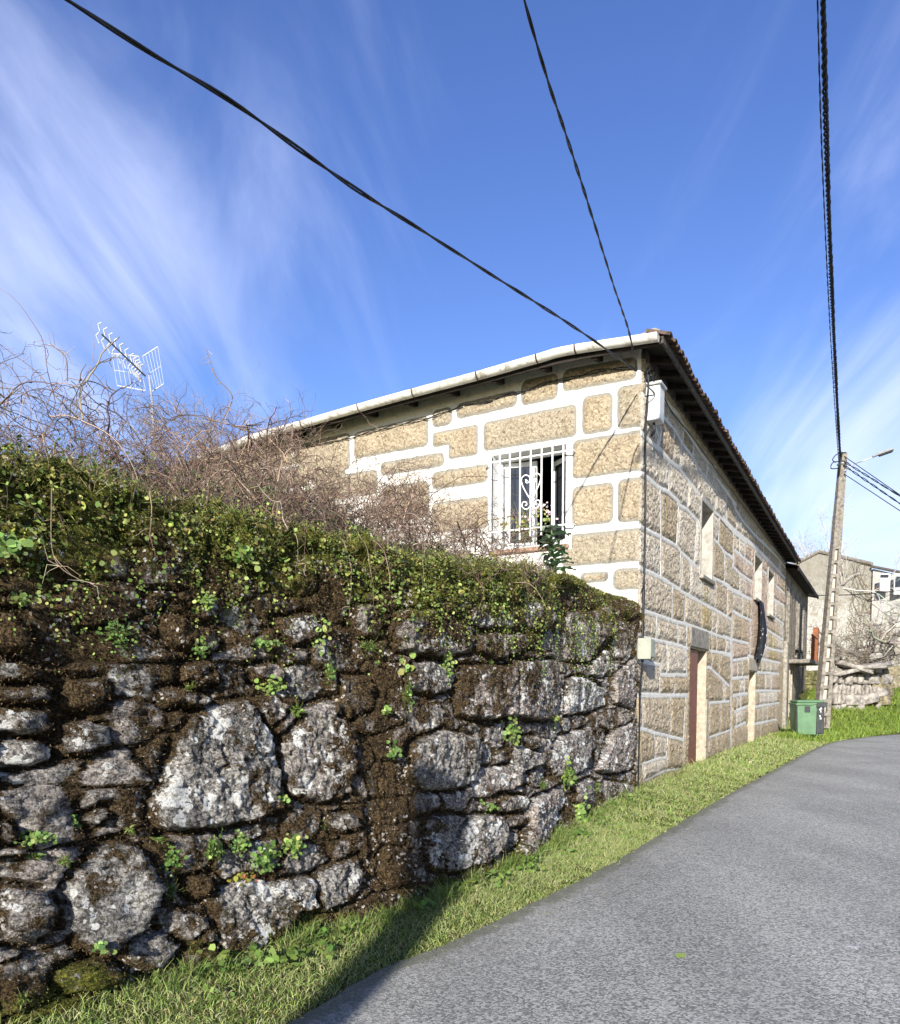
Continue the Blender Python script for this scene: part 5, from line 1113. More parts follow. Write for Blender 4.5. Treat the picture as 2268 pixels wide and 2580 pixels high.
class Merge:
    def __init__(s): s.V = []; s.F = {}; s.C = []; s.n = 0
    def add(s, V, F, C): s.V.append(V); s.C.append(C); s.F.setdefault(F.shape[1], []).append(F + s.n); s.n += len(V)
    def build(s, name, mat, parent=None, smooth=False):
        V = np.concatenate(s.V); C = np.concatenate(s.C)
        if len(s.F) == 1: return mesh(name, V, np.concatenate(list(s.F.values())[0]), mat, parent, smooth, attrs={'c': C})
        me = D.meshes.new(name); off = np.array(world_of(parent)) if parent is not None else 0
        me.vertices.add(len(V)); me.vertices.foreach_set('co', (V - off).astype(np.float32).ravel())
        idx = []; st_ = []; k0 = 0
        for k, L in s.F.items():
            A3 = np.concatenate(L); idx.append(A3.ravel()); st_.append(k0 + np.arange(len(A3))*k); k0 += A3.size
        me.loops.add(k0); me.loops.foreach_set('vertex_index', np.concatenate(idx).astype(np.int32)); st_ = np.concatenate(st_)
        me.polygons.add(len(st_)); me.polygons.foreach_set('loop_start', st_.astype(np.int32)); me.update(calc_edges=True)
        at_ = me.attributes.new('c', 'FLOAT_COLOR', 'POINT'); at_.data.foreach_set('color', C.astype(np.float32).ravel())
        me.materials.append(mat); o = D.objects.new(name, me); COL.objects.link(o)
        if parent is not None: o.parent = parent
        return o
GRN = [(.14, .22, .045), (.22, .32, .07), (.28, .36, .09), (.11, .18, .035), (.33, .33, .14), (.40, .37, .20)]
# --- grass on the verge
def side_dist(x, y):
    """distance in front of the stone wall / house line (positive = towards the road)"""
    s_ = (x - C0[0])*DS[0] + (y - C0[1])*DS[1]; o = (x - C0[0])*NS[0] + (y - C0[1])*NS[1]
    d2 = np.full(x.shape, 9.); bp = BP[::8]; bb = bn[::8]
    for a in range(0, len(x), 20000):
        dx = x[a:a + 20000, None] - bp[None, :, 0]; dy = y[a:a + 20000, None] - bp[None, :, 1]; k = (dx*dx + dy*dy).argmin(1); r = np.arange(len(k))
        d2[a:a + 20000] = dx[r, k]*bb[k, 0] + dy[r, k]*bb[k, 1]
    return np.where(s_ > 0, o - .1, d2)
gm = Merge()
def scatter(n_, x0, x1, y0, y1, f): 
    x = rng.uniform(x0, x1, n_); y = rng.uniform(y0, y1, n_); k = f(x, y); return x[k], y[k]
def verge(x, y): 
    d = dist_edge(x, y); w_ = side_dist(x, y); e_ = .05*perlin(x*6, y*6, 0) + .05*perlin(x*2.3, y*2.3, 4) - .02
    return (d < e_) & (w_ > -.05) & (x - y*.66 < 4)
for n_, bx, L, Wd, s_ in ((230000, (-2.6, 2.6, 2.4, 9), .040, .0021, 1), (110000, (.4, 6.5, 7, 16), .05, .0032, 2), (90000, (4, 13, 14, 30), .07, .007, 3)):
    x, y = scatter(n_, *bx, verge); z = ground_z(x, y); w_ = side_dist(x, y)
    pt = perlin(x*2.2, y*2.2, 3) + .5*perlin(x*7, y*7, 5); Ls = L*(.55 + .8*rng.random(len(x)))*(1 + .35*np.clip(pt, -1, 1)) * (1 + 1.0*np.exp(-w_/.15))
    c = mixcol(len(x), GRN, s_); dry = sstep(-.1, .6, pt + .3*rng.standard_normal(len(x)))[:, None]; c = c*(1 - .55*dry) + np.array([.36, .38, .16])*.55*dry
    V, F, C = blades(np.stack([x, y, z], 1), np.array([[0, 0, 1.]]).repeat(len(x), 0), Ls, Wd, c, 1.5, s_); gm.add(V, F, C)
# taller tufts by the wall and loose clippings on the asphalt edge
g = np.random.default_rng(88)
for k in range(95):
    u = g.uniform(.1, 9.2); q = wall_base(np.array([u]))[0] + wall_nrm(np.array([u]))[0]*g.uniform(.0, .14); m_ = g.integers(30, 90); P = np.stack([q[0] + g.normal(0, .035, m_), q[1] + g.normal(0, .035, m_), np.full(m_, float(ground_z(q[0], q[1])))], 1)
    V, F, C = blades(P, np.array([[0, 0, 1.]]).repeat(m_, 0), g.uniform(.07, .17)*(.4 + g.random(m_)), .0022*(1 + .08*q[1]), mixcol(m_, [(.10, .16, .03), (.16, .23, .05), (.24, .27, .09)], k), 1.0, k); gm.add(V, F, C)
x = g.uniform(-2, 9, 60000); y = g.uniform(2.5, 18, 60000); d = dist_edge(x, y); k = (d > -.02) & (g.random(60000) < .5*np.exp(-d/.09)); x, y = x[k], y[k]
V, F, C = blades(np.stack([x, y, np.full(len(x), .035)], 1), unit(g.normal(0, 1, (len(x), 3))*np.array([1, 1, .08])), .03, .0020, mixcol(len(x), [(.30, .32, .12), (.38, .34, .18), (.2, .26, .07)], 3), .15, 9); gm.add(V, F, C)
# far bank
def bankf(x, y): return (dist_edge(x, y) < -.02) & (x > (y - 11.5)*.55 + 2.9 + .3)
x, y = scatter(150000, 8, 30, 23.5, 44, bankf); z = ground_z(x, y); pt = perlin(x*.8, y*.8, 3)
V, F, C = blades(np.stack([x, y, z], 1), np.array([[0, 0, 1.]]).repeat(len(x), 0), .17*(.5 + rng.random(len(x)))*(1 + .4*pt), .010, mixcol(len(x), [(.14, .22, .03), (.20, .29, .045), (.26, .33, .06), (.11, .16, .025)], 8), .9, 4); gm.add(V, F, C)
# broad leaved weeds along the wall foot, part of the verge turf
for k in range(46):
    u = rng.uniform(0, 9); q = wall_base(np.array([u]))[0] + wall_nrm(np.array([u]))[0]*rng.uniform(.03, .35); m_ = rng.integers(5, 16)
    P = np.stack([q[0] + rng.normal(0, .05, m_), q[1] + rng.normal(0, .05, m_), ground_z(q[0], q[1]) + rng.uniform(.02, .10, m_)], 1)
    V, F, C = leaves(P, np.array([[0, -.4, 1.]]) + rng.normal(0, .5, (m_, 3)), rng.uniform(.010, .022), mixcol(m_, [(.10, .17, .03), (.15, .22, .05)], k), k, 6, 1.4); gm.add(V, F, C)
GRS = tag(gm.build('grass', M_LEAF), 'mown green and straw coloured grass on the verge and the far bank', 'grass', kind='stuff')

# --- moss tufts and creepers clothing the wall
WN = np.cross(np.gradient(WALLP, axis=1), np.gradient(WALLP, axis=0)); WN = unit(WN); 
if np.mean(WN[:, 50, :2]@(-np.array([.9, -.4]))) > 0: WN = -WN
area = np.linalg.norm(np.cross(np.gradient(WALLP, axis=0), np.gradient(WALLP, axis=1)), axis=-1)
mm = Merge()
def pick(prob, n_, seed):
    g = np.random.default_rng(seed); p = (prob*area).ravel(); p = np.clip(p, 0, None); p /= p.sum(); i = g.choice(p.size, n_, p=p); P = WALLP.reshape(-1, 3)[i]; return i, P + g.normal(0, .006, (n_, 3)), WN.reshape(-1, 3)[i]
near = np.interp(UU, [0, 3, 6, 9, 10.2, 10.6], [.35, .6, 1, 1.3, 1.0, 0])
mp1 = moss_on*near*(UU < 10.6)*sstep(.30, .75, mossb + .5 + .5*fbm(UU*6, VV*6, 77, 3))
i, P, N3 = pick(mp1, 170000, 1); gsel = np.clip(green.ravel()[i] + rng.normal(0, .18, len(i)), 0, 1)[:, None]
cb_r = mixcol(len(i), [(.08, .05, .024), (.13, .085, .04), (.19, .135, .065), (.05, .032, .018)], 2, .3); cgr = mixcol(len(i), [(.10, .12, .02), (.20, .21, .04), (.27, .25, .05), (.08, .095, .018)], 3, .3)
gs = sstep(.35, .65, gsel); far_ = np.interp(UU.ravel()[i], [0, 4, 9], [1.6, 1.1, .8])
V, F, C = blades(P, N3, (.007 + .012*rng.random(len(i)))*far_, .0022*far_, cb_r*(1 - gs) + cgr*gs, 1.3, 5); mm.add(V, F, C)
# green creeping leaves near the top
topm = sstep(2.05, 2.62, VV + .6*fbm(UU*1.6, VV*2, 66, 3))*near*(.25 + sstep(-.1, .35, fbm(UU*2.5, VV*2.5, 67, 3)))*(UU < 10.8)
topm *= .12 + sstep(.0, .22, fbm(UU*4, VV*5, 68, 3)); topm *= np.interp(UU, [0, 2.2, 4.2, 6], [.02, .08, .6, 1])
i, P, N3 = pick(topm, 30000, 6); lift = rng.random(len(i))[:, None]**2*.07*np.interp(UU.ravel()[i], [0, 2.5, 4], [.1, .3, 1.])[:, None]; P = P + N3*lift + np.array([0, 0, 1.])*lift*.4; sz = np.interp(UU.ravel()[i], [0, 4, 7, 10], [.007, .009, .008, .007])
cl_ = mixcol(len(i), [(.08, .13, .025), (.15, .21, .04), (.24, .30, .07), (.07, .09, .025), (.27, .26, .07), (.17, .13, .05)], 7, .35); yg = sstep(0, .4, fbm(UU*2, VV*3, 99, 2)).ravel()[i][:, None]; cl_ = cl_*(1 - .5*yg) + np.array([.18, .20, .04])*.5*yg
V, F, C = leaves(P, N3 + rng.normal(0, .9, P.shape) + np.array([0, -.3, .5]), sz*(.5 + 1.0*rng.random(len(i))**2), cl_, 8, 6, 1.35); mm.add(V, F, C)
# grass wisps on the crest and hanging stems
i, P, N3 = pick(sstep(2.45, 2.7, VV)*near*(UU < 10.8), 16000, 9)
V, F, C = blades(P, N3*.6 + np.array([0, -.2, .6]), .04 + .07*rng.random(len(i)), .0018, mixcol(len(i), [(.12, .16, .03), (.20, .21, .06), (.28, .23, .11), (.07, .10, .02)], 10, .3), 1.3, 11); mm.add(V, F, C)
for k in range(150):
    g = np.random.default_rng(4000 + k); u = g.uniform(1.2, 10.3); iu = int(np.argmin(np.abs(uax - u))); v0 = g.uniform(2.1, 2.62); ln = g.uniform(.15, .75); m_ = int(ln/.016)
    vs = np.maximum(v0 - np.linspace(0, ln, m_), .2); iv = np.searchsorted(vax, vs); us = np.clip(iu + np.cumsum(g.integers(-1, 2, m_)), 0, nu - 1)
    P = WALLP[us, iv] + WN[us, iv]*(.025 + .02*g.random((m_, 1))) + g.normal(0, .010, (m_, 3)); sc2 = .5 + .7*g.random()
    V, F, C = leaves(P, WN[us, iv] + g.normal(0, .6, P.shape) + np.array([0, 0, .3]), .012*sc2*(1.1 - .6*np.linspace(0, 1, m_)), mixcol(m_, [(.12, .19, .04), (.20, .28, .06), (.28, .32, .09)], k), k, 6, 1.2); mm.add(V, F, C)
tag(mm.build('moss_cover', M_LEAF), 'brown and green moss with small creeping leaves over the retaining wall', 'moss', kind='stuff')

# --- wall plants (pennywort, spurge, ferns) as things of their own
TREE_W = WALLP[::3, ::3].reshape(-1, 3); TREE_N = WN[::3, ::3].reshape(-1, 3)
PXY = np.stack([(lambda d: d)(CX + FPX*TREE_W[:, 0]/(TREE_W[:, 1]*math.cos(PITCH) - (TREE_W[:, 2] - 1.6)*math.sin(PITCH))), CY - FPX*((TREE_W[:, 1]*math.sin(PITCH) + (TREE_W[:, 2] - 1.6)*math.cos(PITCH))/(TREE_W[:, 1]*math.cos(PITCH) - (TREE_W[:, 2] - 1.6)*math.sin(PITCH)))], 1)
def on_wall(x, y): k = int(np.argmin(((PXY - (x, y))**2).sum(1))); return TREE_W[k], TREE_N[k]
G1, G2 = [(.13, .22, .045), (.20, .29, .065), (.28, .35, .10)], [(.08, .16, .035), (.13, .22, .05), (.17, .26, .06)]
PL = [ # x, y, spread px (w,h), n leaves, leaf px, kind, label
 (55, 1517, 26, 20, 12, 9, 0, 'bright round leaved clump at the upper left edge under the brambles'),
 (300, 1600, 45, 38, 60, 5, 0, 'broad fringe of pale pennywort hanging right of the dark hollow at upper left'),
 (520, 1512, 28, 24, 34, 5, 0, 'lettuce green rosette above the thin grey slab'),
 (508, 1640, 26, 14, 16, 7, 0, 'pale green cluster under the pinkish slab at left'),
 (455, 1735, 16, 12, 14, 5, 0, 'small yellow green cluster left of the large lichen stone'),
 (105, 2098, 42, 20, 36, 7, 0, 'row of bright pennywort discs low at the far left'),
 (167, 2070, 13, 26, 10, 7, 0, 'upright pair of pennywort stems right of the bright disc row'),
 (78, 2153, 28, 10, 8, 14, 1, 'spindly star shaped seedling below the pennywort discs'),
 (140, 2170, 24, 24, 10, 10, 1, 'straggly seedling with narrow pale leaves beside the dark stone'),
 (322, 2085, 18, 14, 7, 9, 1, 'tiny seedling left below the large lichen stone'), (380, 2105, 16, 10, 7, 9, 1, 'tiny star seedling directly under the large lichen stone'),
 (435, 2155, 26, 34, 60, 6, 0, 'upright bushy green plant left of the long leafy row'),
 (520, 2145, 48, 30, 90, 7, 0, 'middle of the long leafy row under the lichen stone'), (600, 2130, 24, 28, 40, 6, 0, 'tall end of the leafy row beside the vertical gap'),
 (660, 2155, 34, 36, 60, 8, 0, 'green plant right of the leafy row with round leaves'), (735, 2135, 26, 24, 40, 8, 0, 'right hand leafy clump of the long leafy row'),
 (600, 2195, 30, 12, 24, 8, 2, 'yellow and red tinged leaves below the leafy row'),
 (437, 2245, 24, 44, 46, 6, 1, 'hanging stem of narrow leaves below the bushy plant'), (490, 2240, 16, 20, 14, 6, 0, 'small clump beside the little bluish stone'),
 (262, 2398, 24, 14, 10, 8, 0, 'three leaved sprig at the foot of the big dark stone'), (45, 2515, 24, 34, 12, 10, 1, 'lanky sprig at the bottom left corner'),
 (500, 2440, 40, 26, 70, 5, 0, 'weed tuft growing where wall and grass meet at lower left'),
 (690, 1740, 30, 22, 26, 8, 0, 'pale yellow green cluster in the brown moss left of centre'), (740, 1795, 20, 18, 16, 11, 1, 'star shaped rosette in the brown moss'),
 (810, 1610, 28, 36, 50, 7, 0, 'fresh green pennywort cluster with a hanging tail'), (815, 1690, 12, 40, 24, 5, 0, 'thin leafy tail hanging below the fresh green cluster'),
 (660, 1625, 32, 14, 22, 7, 0, 'green clump under the lichen covered stone at upper middle'), (925, 1625, 34, 26, 50, 5, 1, 'yellow green feathery tuft at the centre of the wall'),
 (1010, 1685, 30, 24, 22, 11, 0, 'large round pennywort leaves beside the square grey stone'), (1015, 1745, 16, 46, 30, 5, 0, 'chain of leaves hanging under the large pennywort leaves'),
 (1125, 1680, 14, 40, 40, 6, 0, 'trailing plant at the right edge of the square grey stone'), (1225, 1670, 24, 20, 22, 7, 1, 'small grey green tuft under the mossy stones'),
 (970, 1800, 14, 10, 8, 8, 0, 'few pale leaves in the brown moss at the centre'), (990, 1895, 18, 24, 14, 8, 0, 'pale sprig left of the big grey stone'),
 (1276, 1840, 28, 34, 34, 8, 0, 'leafy sprig with oval leaves in the joint below the square stones'), (1390, 1822, 14, 12, 12, 6, 0, 'small clump beneath the pale vertical stone'),
 (1425, 1950, 30, 30, 50, 7, 0, 'bushy plant over the leaning pale slab'), (1450, 2030, 22, 50, 50, 7, 0, 'climbing plant beside the leaning pale slab'), (1462, 2080, 22, 20, 22, 10, 0, 'bright leaves at the foot of the climbing plant'),
 (1225, 2030, 26, 14, 22, 5, 0, 'little plant in the crack left of the leaning slab'), (1360, 1980, 20, 16, 20, 5, 1, 'grassy tuft above the leaning slab'), (1500, 1985, 18, 30, 26, 5, 1, 'tuft near the end of the wall by the house'),
 (1430, 2160, 34, 20, 34, 11, 0, 'broad leaved weed at the grass edge below the slab'), (1560, 2040, 42, 26, 60, 6, 1, 'bushy weeds at the foot of the wall end'),
 (810, 2090, 14, 24, 16, 6, 0, 'short upright sprig in the middle of the dark moss'), (880, 2085, 20, 34, 24, 6, 1, 'feathery upright sprig beside the brown moss column'), (720, 2015, 12, 14, 8, 7, 0, 'sprig inside the deep dark gap'),
 (1035, 2190, 22, 24, 24, 6, 1, 'fern like sprig at the wall foot near the shadow'), (540, 1385, 42, 40, 40, 11, 0, 'large round ivy leaves under the brambles at upper left'), (600, 1400, 30, 30, 24, 10, 0, 'glossy round leaves right of the larger ivy patch'),
 (30, 1390, 36, 24, 18, 13, 0, 'large pale leaves at the left edge of the picture')]
for k, (x, y, sw, sh_, nl, lp, kd, lb) in enumerate(PL):
    P0_, N0 = on_wall(x, y); sc_ = max(P0_[1], 1)/FPX; g = np.random.default_rng(900 + k); N0 = unit(N0*np.array([1, 1, .3]))
    mg = Merge(); nl = int(nl*2.1); qs = []
    tx = unit(np.cross(N0, (0, 0, 1.)))
    for j in range(nl):
        Pj = P0_ + tx*g.normal(0, .5)*sw*sc_ + np.array([0, 0, 1.])*g.normal(0, .5)*sh_*sc_ + N0*(.015 + abs(g.normal(0, .035))); qs.append(Pj)
    qs = np.array(qs); lp *= .85; cols = G1 if g.random() < .5 else G2
    if kd == 2: cols = [(.35, .33, .06), (.38, .12, .05), (.25, .30, .06)]
    Nl = N0 + g.normal(0, .45, (nl, 3)) + np.array([.1, -.2, .35]); r_ = lp*sc_*(.45 + .6*g.random(nl))
    if kd == 1:
        ctr = P0_ + N0*.03; dirs = unit(qs - ctr + N0*.02); Vb, Fb, Cb = blades(ctr + (qs - ctr)*.35, dirs, r_*2.0, r_*.32, mixcol(nl, cols, k), .3, k); mg.add(Vb, Fb, Cb)
    else:
        Vb, Fb, Cb = leaves(qs, Nl, r_, mixcol(nl, cols, k, .22), k, 8, 1.05); mg.add(Vb, Fb, Cb)
    pl_ = empty('wall_plant', P0_, lb, 'plant', 'small plants growing on the stone wall')
    mg.build('leaves', M_LEAF, pl_)
    ls = [np.stack([P0_ - N0*.02, (P0_ + q)/2 + N0*.02 - np.array([0, 0, .01]), q]) for q in qs[:40]]
    Vt, Ft = tube_np([smooth_path(q, 5) for q in ls], [.0014]*len(ls), 3); mesh('stem', Vt, Ft, M_TWIG, pl_, attrs={'c': np.tile((.10, .12, .03, 1), (len(Vt), 1))})

# --- brambles: arching bare canes with side twigs
def canes(n_, src, length, seed, up=.8, rad=.0035, twigs=5, droop=.55, spread=.6, bias=(0, 0, 0)):
    g = np.random.default_rng(seed); L_ = []; R_2 = []
    for k in range(n_):
        P = np.array(src(g)); d = unit(g.normal(0, spread, 3) + np.array([0, 0, up]) + np.array(bias)); ln = length*(.45 + .8*g.random()); m_ = 13; st = ln/m_; pts = [P]; wob_ = g.normal(0, .12, 3)
        for j in range(m_):
            d = unit(d + g.normal(0, .17, 3) + wob_*.3 + np.array([0, 0, -droop*(j/m_)*.35])); pts.append(pts[-1] + d*st)
        pts = np.array(pts); r0 = rad*min(.55*math.exp(abs(g.normal(0, .6))), 2.2); L_.append(pts); R_2.append(np.linspace(r0, r0*.35, len(pts)))
        for _ in range(g.poisson(twigs)):
            j = g.integers(2, m_); dd_ = unit(g.normal(0, 1, 3) + .5*unit(pts[j] - pts[j - 1])); tl = ln*(.12 + .3*g.random()); q = [pts[j]]
            for __ in range(6): dd_ = unit(dd_ + g.normal(0, .28, 3)); q.append(q[-1] + dd_*tl/6)
            q = np.array(q); L_.append(q); R_2.append(np.linspace(r0*.55, r0*.25, 7))
            for ___ in range(g.poisson(1.1)):
                jj = g.integers(1, 6); d3 = unit(g.normal(0, 1, 3)); t3 = tl*.4; L_.append(np.array([q[jj], q[jj] + d3*t3*.5, q[jj] + unit(d3 + g.normal(0, .3, 3))*t3])); R_2.append(np.array([r0*.4, r0*.3, r0*.2]))
    return L_, R_2
def cane_obj(name, L_, R_2, cols, seed, label, cat, kind=None, parent=None, nside=3):
    V, F = tube_np(L_, R_2, nside); c = mixcol(len(L_), cols, seed, .25); rep = np.repeat(c, [len(q)*nside for q in L_], 0)
    o = mesh(name, V, F, M_TWIG, parent, attrs={'c': np.concatenate([rep, np.ones((len(rep), 1))], 1)}); return tag(o, label, cat, kind=kind)
BRC = [(.12, .08, .06), (.22, .155, .11), (.08, .05, .04), (.33, .25, .18), (.17, .115, .09)]
def src_zone(u0, u1, i0, i1, z0, z1):
    def f(g):
        u = g.uniform(u0, u1); b = wall_base(np.array([u]))[0]; n2 = wall_nrm(np.array([u]))[0]; k = g.uniform(i0, i1); return (b[0] - n2[0]*k, b[1] - n2[1]*k, g.uniform(z0, z1))
    return f
L_, R_2 = [], []
for args in ((950, src_zone(7.2, 10.6, .4, 2.8, 2.6, 3.1), .58, 1, .7, .0034, 7), (650, src_zone(5.6, 7.6, .5, 3.2, 2.65, 3.2), .60, 2, .75, .0036, 7), (560, src_zone(4.0, 6.0, .6, 3.6, 2.7, 3.25), .62, 3, .7, .0040, 7),
             (260, src_zone(2.7, 4.3, .5, 2.6, 2.8, 3.15), .42, 4, .6, .0036, 6), (60, src_zone(2.0, 2.9, .5, 1.6, 2.85, 3.0), .26, 5, .6, .003, 4)):
    a, b = canes(args[0], args[1], args[2], args[3], args[4], args[5], args[6]); L_ += a; R_2 += b
a, b = canes(20, src_zone(8.0, 10.3, .8, 1.8, 2.8, 3.1), .8, 14, 1.0, .004, 8, .9, .5); L_ += a; R_2 += b
a, b = canes(330, src_zone(3.6, 10.3, .12, .6, 2.55, 2.95), .5, 15, -.05, .003, 3, 1.2, .5, (.1, -.35, 0)); L_ += a; R_2 += b
cane_obj('bramble_thicket', L_, R_2, BRC, 21, 'leafless reddish brown bramble thicket spilling over the top of the mossy wall', 'brambles', 'stuff')
# bramble further back against the house
def box_src(x0, y0, x1, y1, Ya, Yb):
    def f(g): return dp(g.uniform(x0, x1), g.uniform(y0, y1), g.uniform(Ya, Yb))
    return f
L_, R_2 = [], []
for args in ((260, box_src(380, 1130, 760, 1270, 8.5, 12), .8, 31, .8), (230, box_src(700, 1230, 1080, 1370, 8, 11), .62, 32, .6), (90, box_src(1050, 1340, 1330, 1400, 8, 10.5), .42, 33, .6)):
    a, b = canes(args[0], args[1], args[2], args[3], args[4], .0048, 7); L_ += a; R_2 += b
cane_obj('bramble_bush', L_, R_2, BRC, 22, 'tangled bare bramble bush growing against the house wall left of the barred window', 'brambles', 'stuff')
# tall single shoots
SH = [[(560, 1060), (585, 1000), (545, 950), (528, 905), (520, 880)], [(330, 1180), (240, 1090), (150, 1010), (95, 940), (30, 890), (-10, 860)], [(170, 960), (165, 900), (130, 872), (105, 868)], [(700, 1270), (690, 1350), (670, 1420), (610, 1490), (600, 1500)],
      [(130, 1230), (135, 1400), (200, 1460), (265, 1475)], [(1300, 1500), (1360, 1450), (1290, 1420), (1230, 1430)], [(640, 1090), (540, 1060), (450, 1050), (330, 1130)]]
DEP = [8.5, 5.6, 6, 4.85, 3.6, 7.7, 8]
SLB = ['tall pale shoot with a forked tip above the centre of the brambles', 'long arching cane sweeping up to the left edge', 'short hooked cane tip against the sky left of the antenna', 'pale cane hanging down the wall in front of the moss, left of centre', 'curling pale stem looped over the moss at upper left', 'thin arching stem over the moss near the right end of the wall', 'stout cane leaning left at the middle of the brambles']
for P, Yd, lb in zip(SH, DEP, SLB):
    L_, R_2 = [], []; q = smooth_path([dp(x, y, Yd) for x, y in P], 22); L_.append(q); R_2.append(np.linspace(.0055, .002, 22)*Yd/6)
    g = np.random.default_rng(int(Yd*10))
    for _ in range(9):
        j = g.integers(3, 20); d3 = unit(g.normal(0, 1, 3)); L_.append(np.array([q[j], q[j] + d3*.05, q[j] + unit(d3 + g.normal(0, .4, 3))*.11])); R_2.append(np.array([.0028, .002, .001])*Yd/6)
    cane_obj('bramble_cane', L_, R_2, [(.36, .28, .20), (.30, .22, .16)], 23, lb, 'bramble cane', nside=5)['group'] = 'long bramble canes'
# --- bare shrubs and trees
def grow(base, h_, seed, depth=5, rad=.05, up=.5, spread=.55, kids=3, shrink=.72):
    g = np.random.default_rng(seed); L_ = []; R_3 = []
    def rec(P, d, ln, r, k):
        m_ = 6; pts = [P]
        for j in range(m_): d = unit(d + g.normal(0, .16, 3) + np.array([0, 0, .05*up])); pts.append(pts[-1] + d*ln/m_)
        L_.append(np.array(pts)); R_3.append(np.linspace(r, r*.62, m_ + 1))
        if k <= 0: return
        for c in range(kids + (g.random() < .4)):
            j = g.integers(3, m_ + 1); rec(pts[j], unit(d + g.normal(0, spread, 3) + np.array([0, 0, up*.4])), ln*shrink*(.7 + .5*g.random()), r*.55, k - 1)
    rec(np.array(base, float), np.array([0, 0, 1.]), h_*.34, rad, depth); return L_, R_3
def tree(name, base, h_, seed, label, cols, **kw):
    r = empty(name, base, label, 'tree' if name == 'bare_tree' else 'shrub'); L_, R_3 = grow(base, h_, seed, **kw)
    V, F = tube_np(L_[:1], R_3[:1], 8); mesh('trunk', V, F, M_TWIG, r, attrs={'c': np.tile((*cols[0], 1), (len(V), 1))})
    V, F = tube_np(L_[1:], R_3[1:], 4); c = mixcol(len(L_) - 1, cols, seed); rep = np.repeat(c, [len(q)*4 for q in L_[1:]], 0)
    mesh('crown', V, F, M_TWIG, r, attrs={'c': np.concatenate([rep, np.ones((len(rep), 1))], 1)}); return r
GC = [(.20, .17, .14), (.28, .24, .20), (.15, .12, .10)]
b0 = dp(690, 1120, 17); tree('bare_shrub', (b0[0], b0[1], 3.0), 5.5, 51, 'grey leafless shrub rising above the left end of the white gutter', GC, kids=4, rad=.04, spread=.5)
b0 = dp(600, 1100, 15); tree('bare_shrub', (b0[0], b0[1], 3.0), 4.4, 52, 'twiggy grey shrub left of the one above the gutter end', GC, kids=4, rad=.035, spread=.6)
b0 = dp(60, 1100, 9); tree('bare_shrub', (b0[0], b0[1], 2.9), 1.9, 53, 'brown leafless shrub at the left edge behind the brambles', BRC, kids=4, rad=.022, spread=.7)
b0 = dp(200, 1100, 8); tree('bare_shrub', (b0[0], b0[1], 2.9), 1.5, 54, 'small twiggy shrub left of the antenna mast', BRC, kids=4, rad=.018, spread=.7)
b0 = dp(480, 1130, 10.5); tree('bare_shrub', (b0[0], b0[1], 3.0), 2.4, 55, 'thorny brown shrub just right of the antenna mast', BRC, kids=4, rad=.022, spread=.65)
b0 = dp(2185, 1690, 36); tree('bare_tree', (b0[0], b0[1], 2.0), 5.2, 56, 'leafless spreading tree behind the ruined wall right of the utility pole', [(.15, .13, .11), (.3, .27, .22)], kids=3, rad=.14, spread=.85, up=.2)
b0 = dp(2246, 1690, 35); tree('bare_tree', (b0[0], b0[1], 2.0), 6.0, 57, 'pale trunked leafless tree at the right edge of the picture', [(.33, .31, .26), (.2, .18, .15)], kids=3, rad=.22, spread=.8, up=.3)
b0 = dp(2135, 1690, 35); tree('bare_tree', (b0[0], b0[1], 2.0), 3.4, 58, 'small leafless tree close beside the utility pole', [(.2, .18, .15), (.34, .31, .26)], kids=3, rad=.08, spread=.9, up=.1)
b0 = dp(2010, 1440, 46); tree('bare_tree', (b0[0], b0[1], 1.5), 11., 59, 'pale frosty leafless tree top rising above the old house roof', [(.42, .40, .38), (.5, .48, .46)], kids=4, rad=.12, spread=.5)
L_, R_2 = canes(170, box_src(2095, 1600, 2268, 1700, 34, 36.5), 1.5, 61, .6, .012, 6); cane_obj('vine_tangle', L_, R_2, [(.30, .26, .2), (.18, .15, .12)], 62, 'pale leafless vines tangled along the top of the ruined wall', 'vines', 'stuff')
# creeper stems on the rendered gable
g = np.random.default_rng(70); L_, R_2 = [], []
nrm = unit(np.cross(P2 - P0, (0, 0, 1.))); nrm = nrm if nrm[1] < 0 else -nrm
for k in range(230):
    P = P0 + (P2 - P0)*g.random(); P = np.array([P[0], P[1], g.uniform(2.2, 7.5)]) + nrm*.06; d = unit((P2 - P0)*g.normal(0, 1)/9 + np.array([0, 0, abs(g.normal(0, .8))])); q = [P]
    for j in range(9): d = unit(d + unit(P2 - P0)*g.normal(0, .3) + np.array([0, 0, g.normal(0, .3)])); nx_ = q[-1] + d*.24; q.append(nx_)
    q = np.array(q); lim = np.interp(q[:, 0], [P0[0], P1[0], P2[0]], [P0[2], P1[2], P2[2]]) - .1; q[:, 2] = np.minimum(q[:, 2], lim); L_.append(q); R_2.append(np.linspace(.028, .012, 10))
cane_obj('wall_creeper', L_, R_2, [(.14, .12, .09), (.2, .18, .14)], 71, 'leafless creeper stems spread over the pale rendered gable', 'creeper', 'stuff')
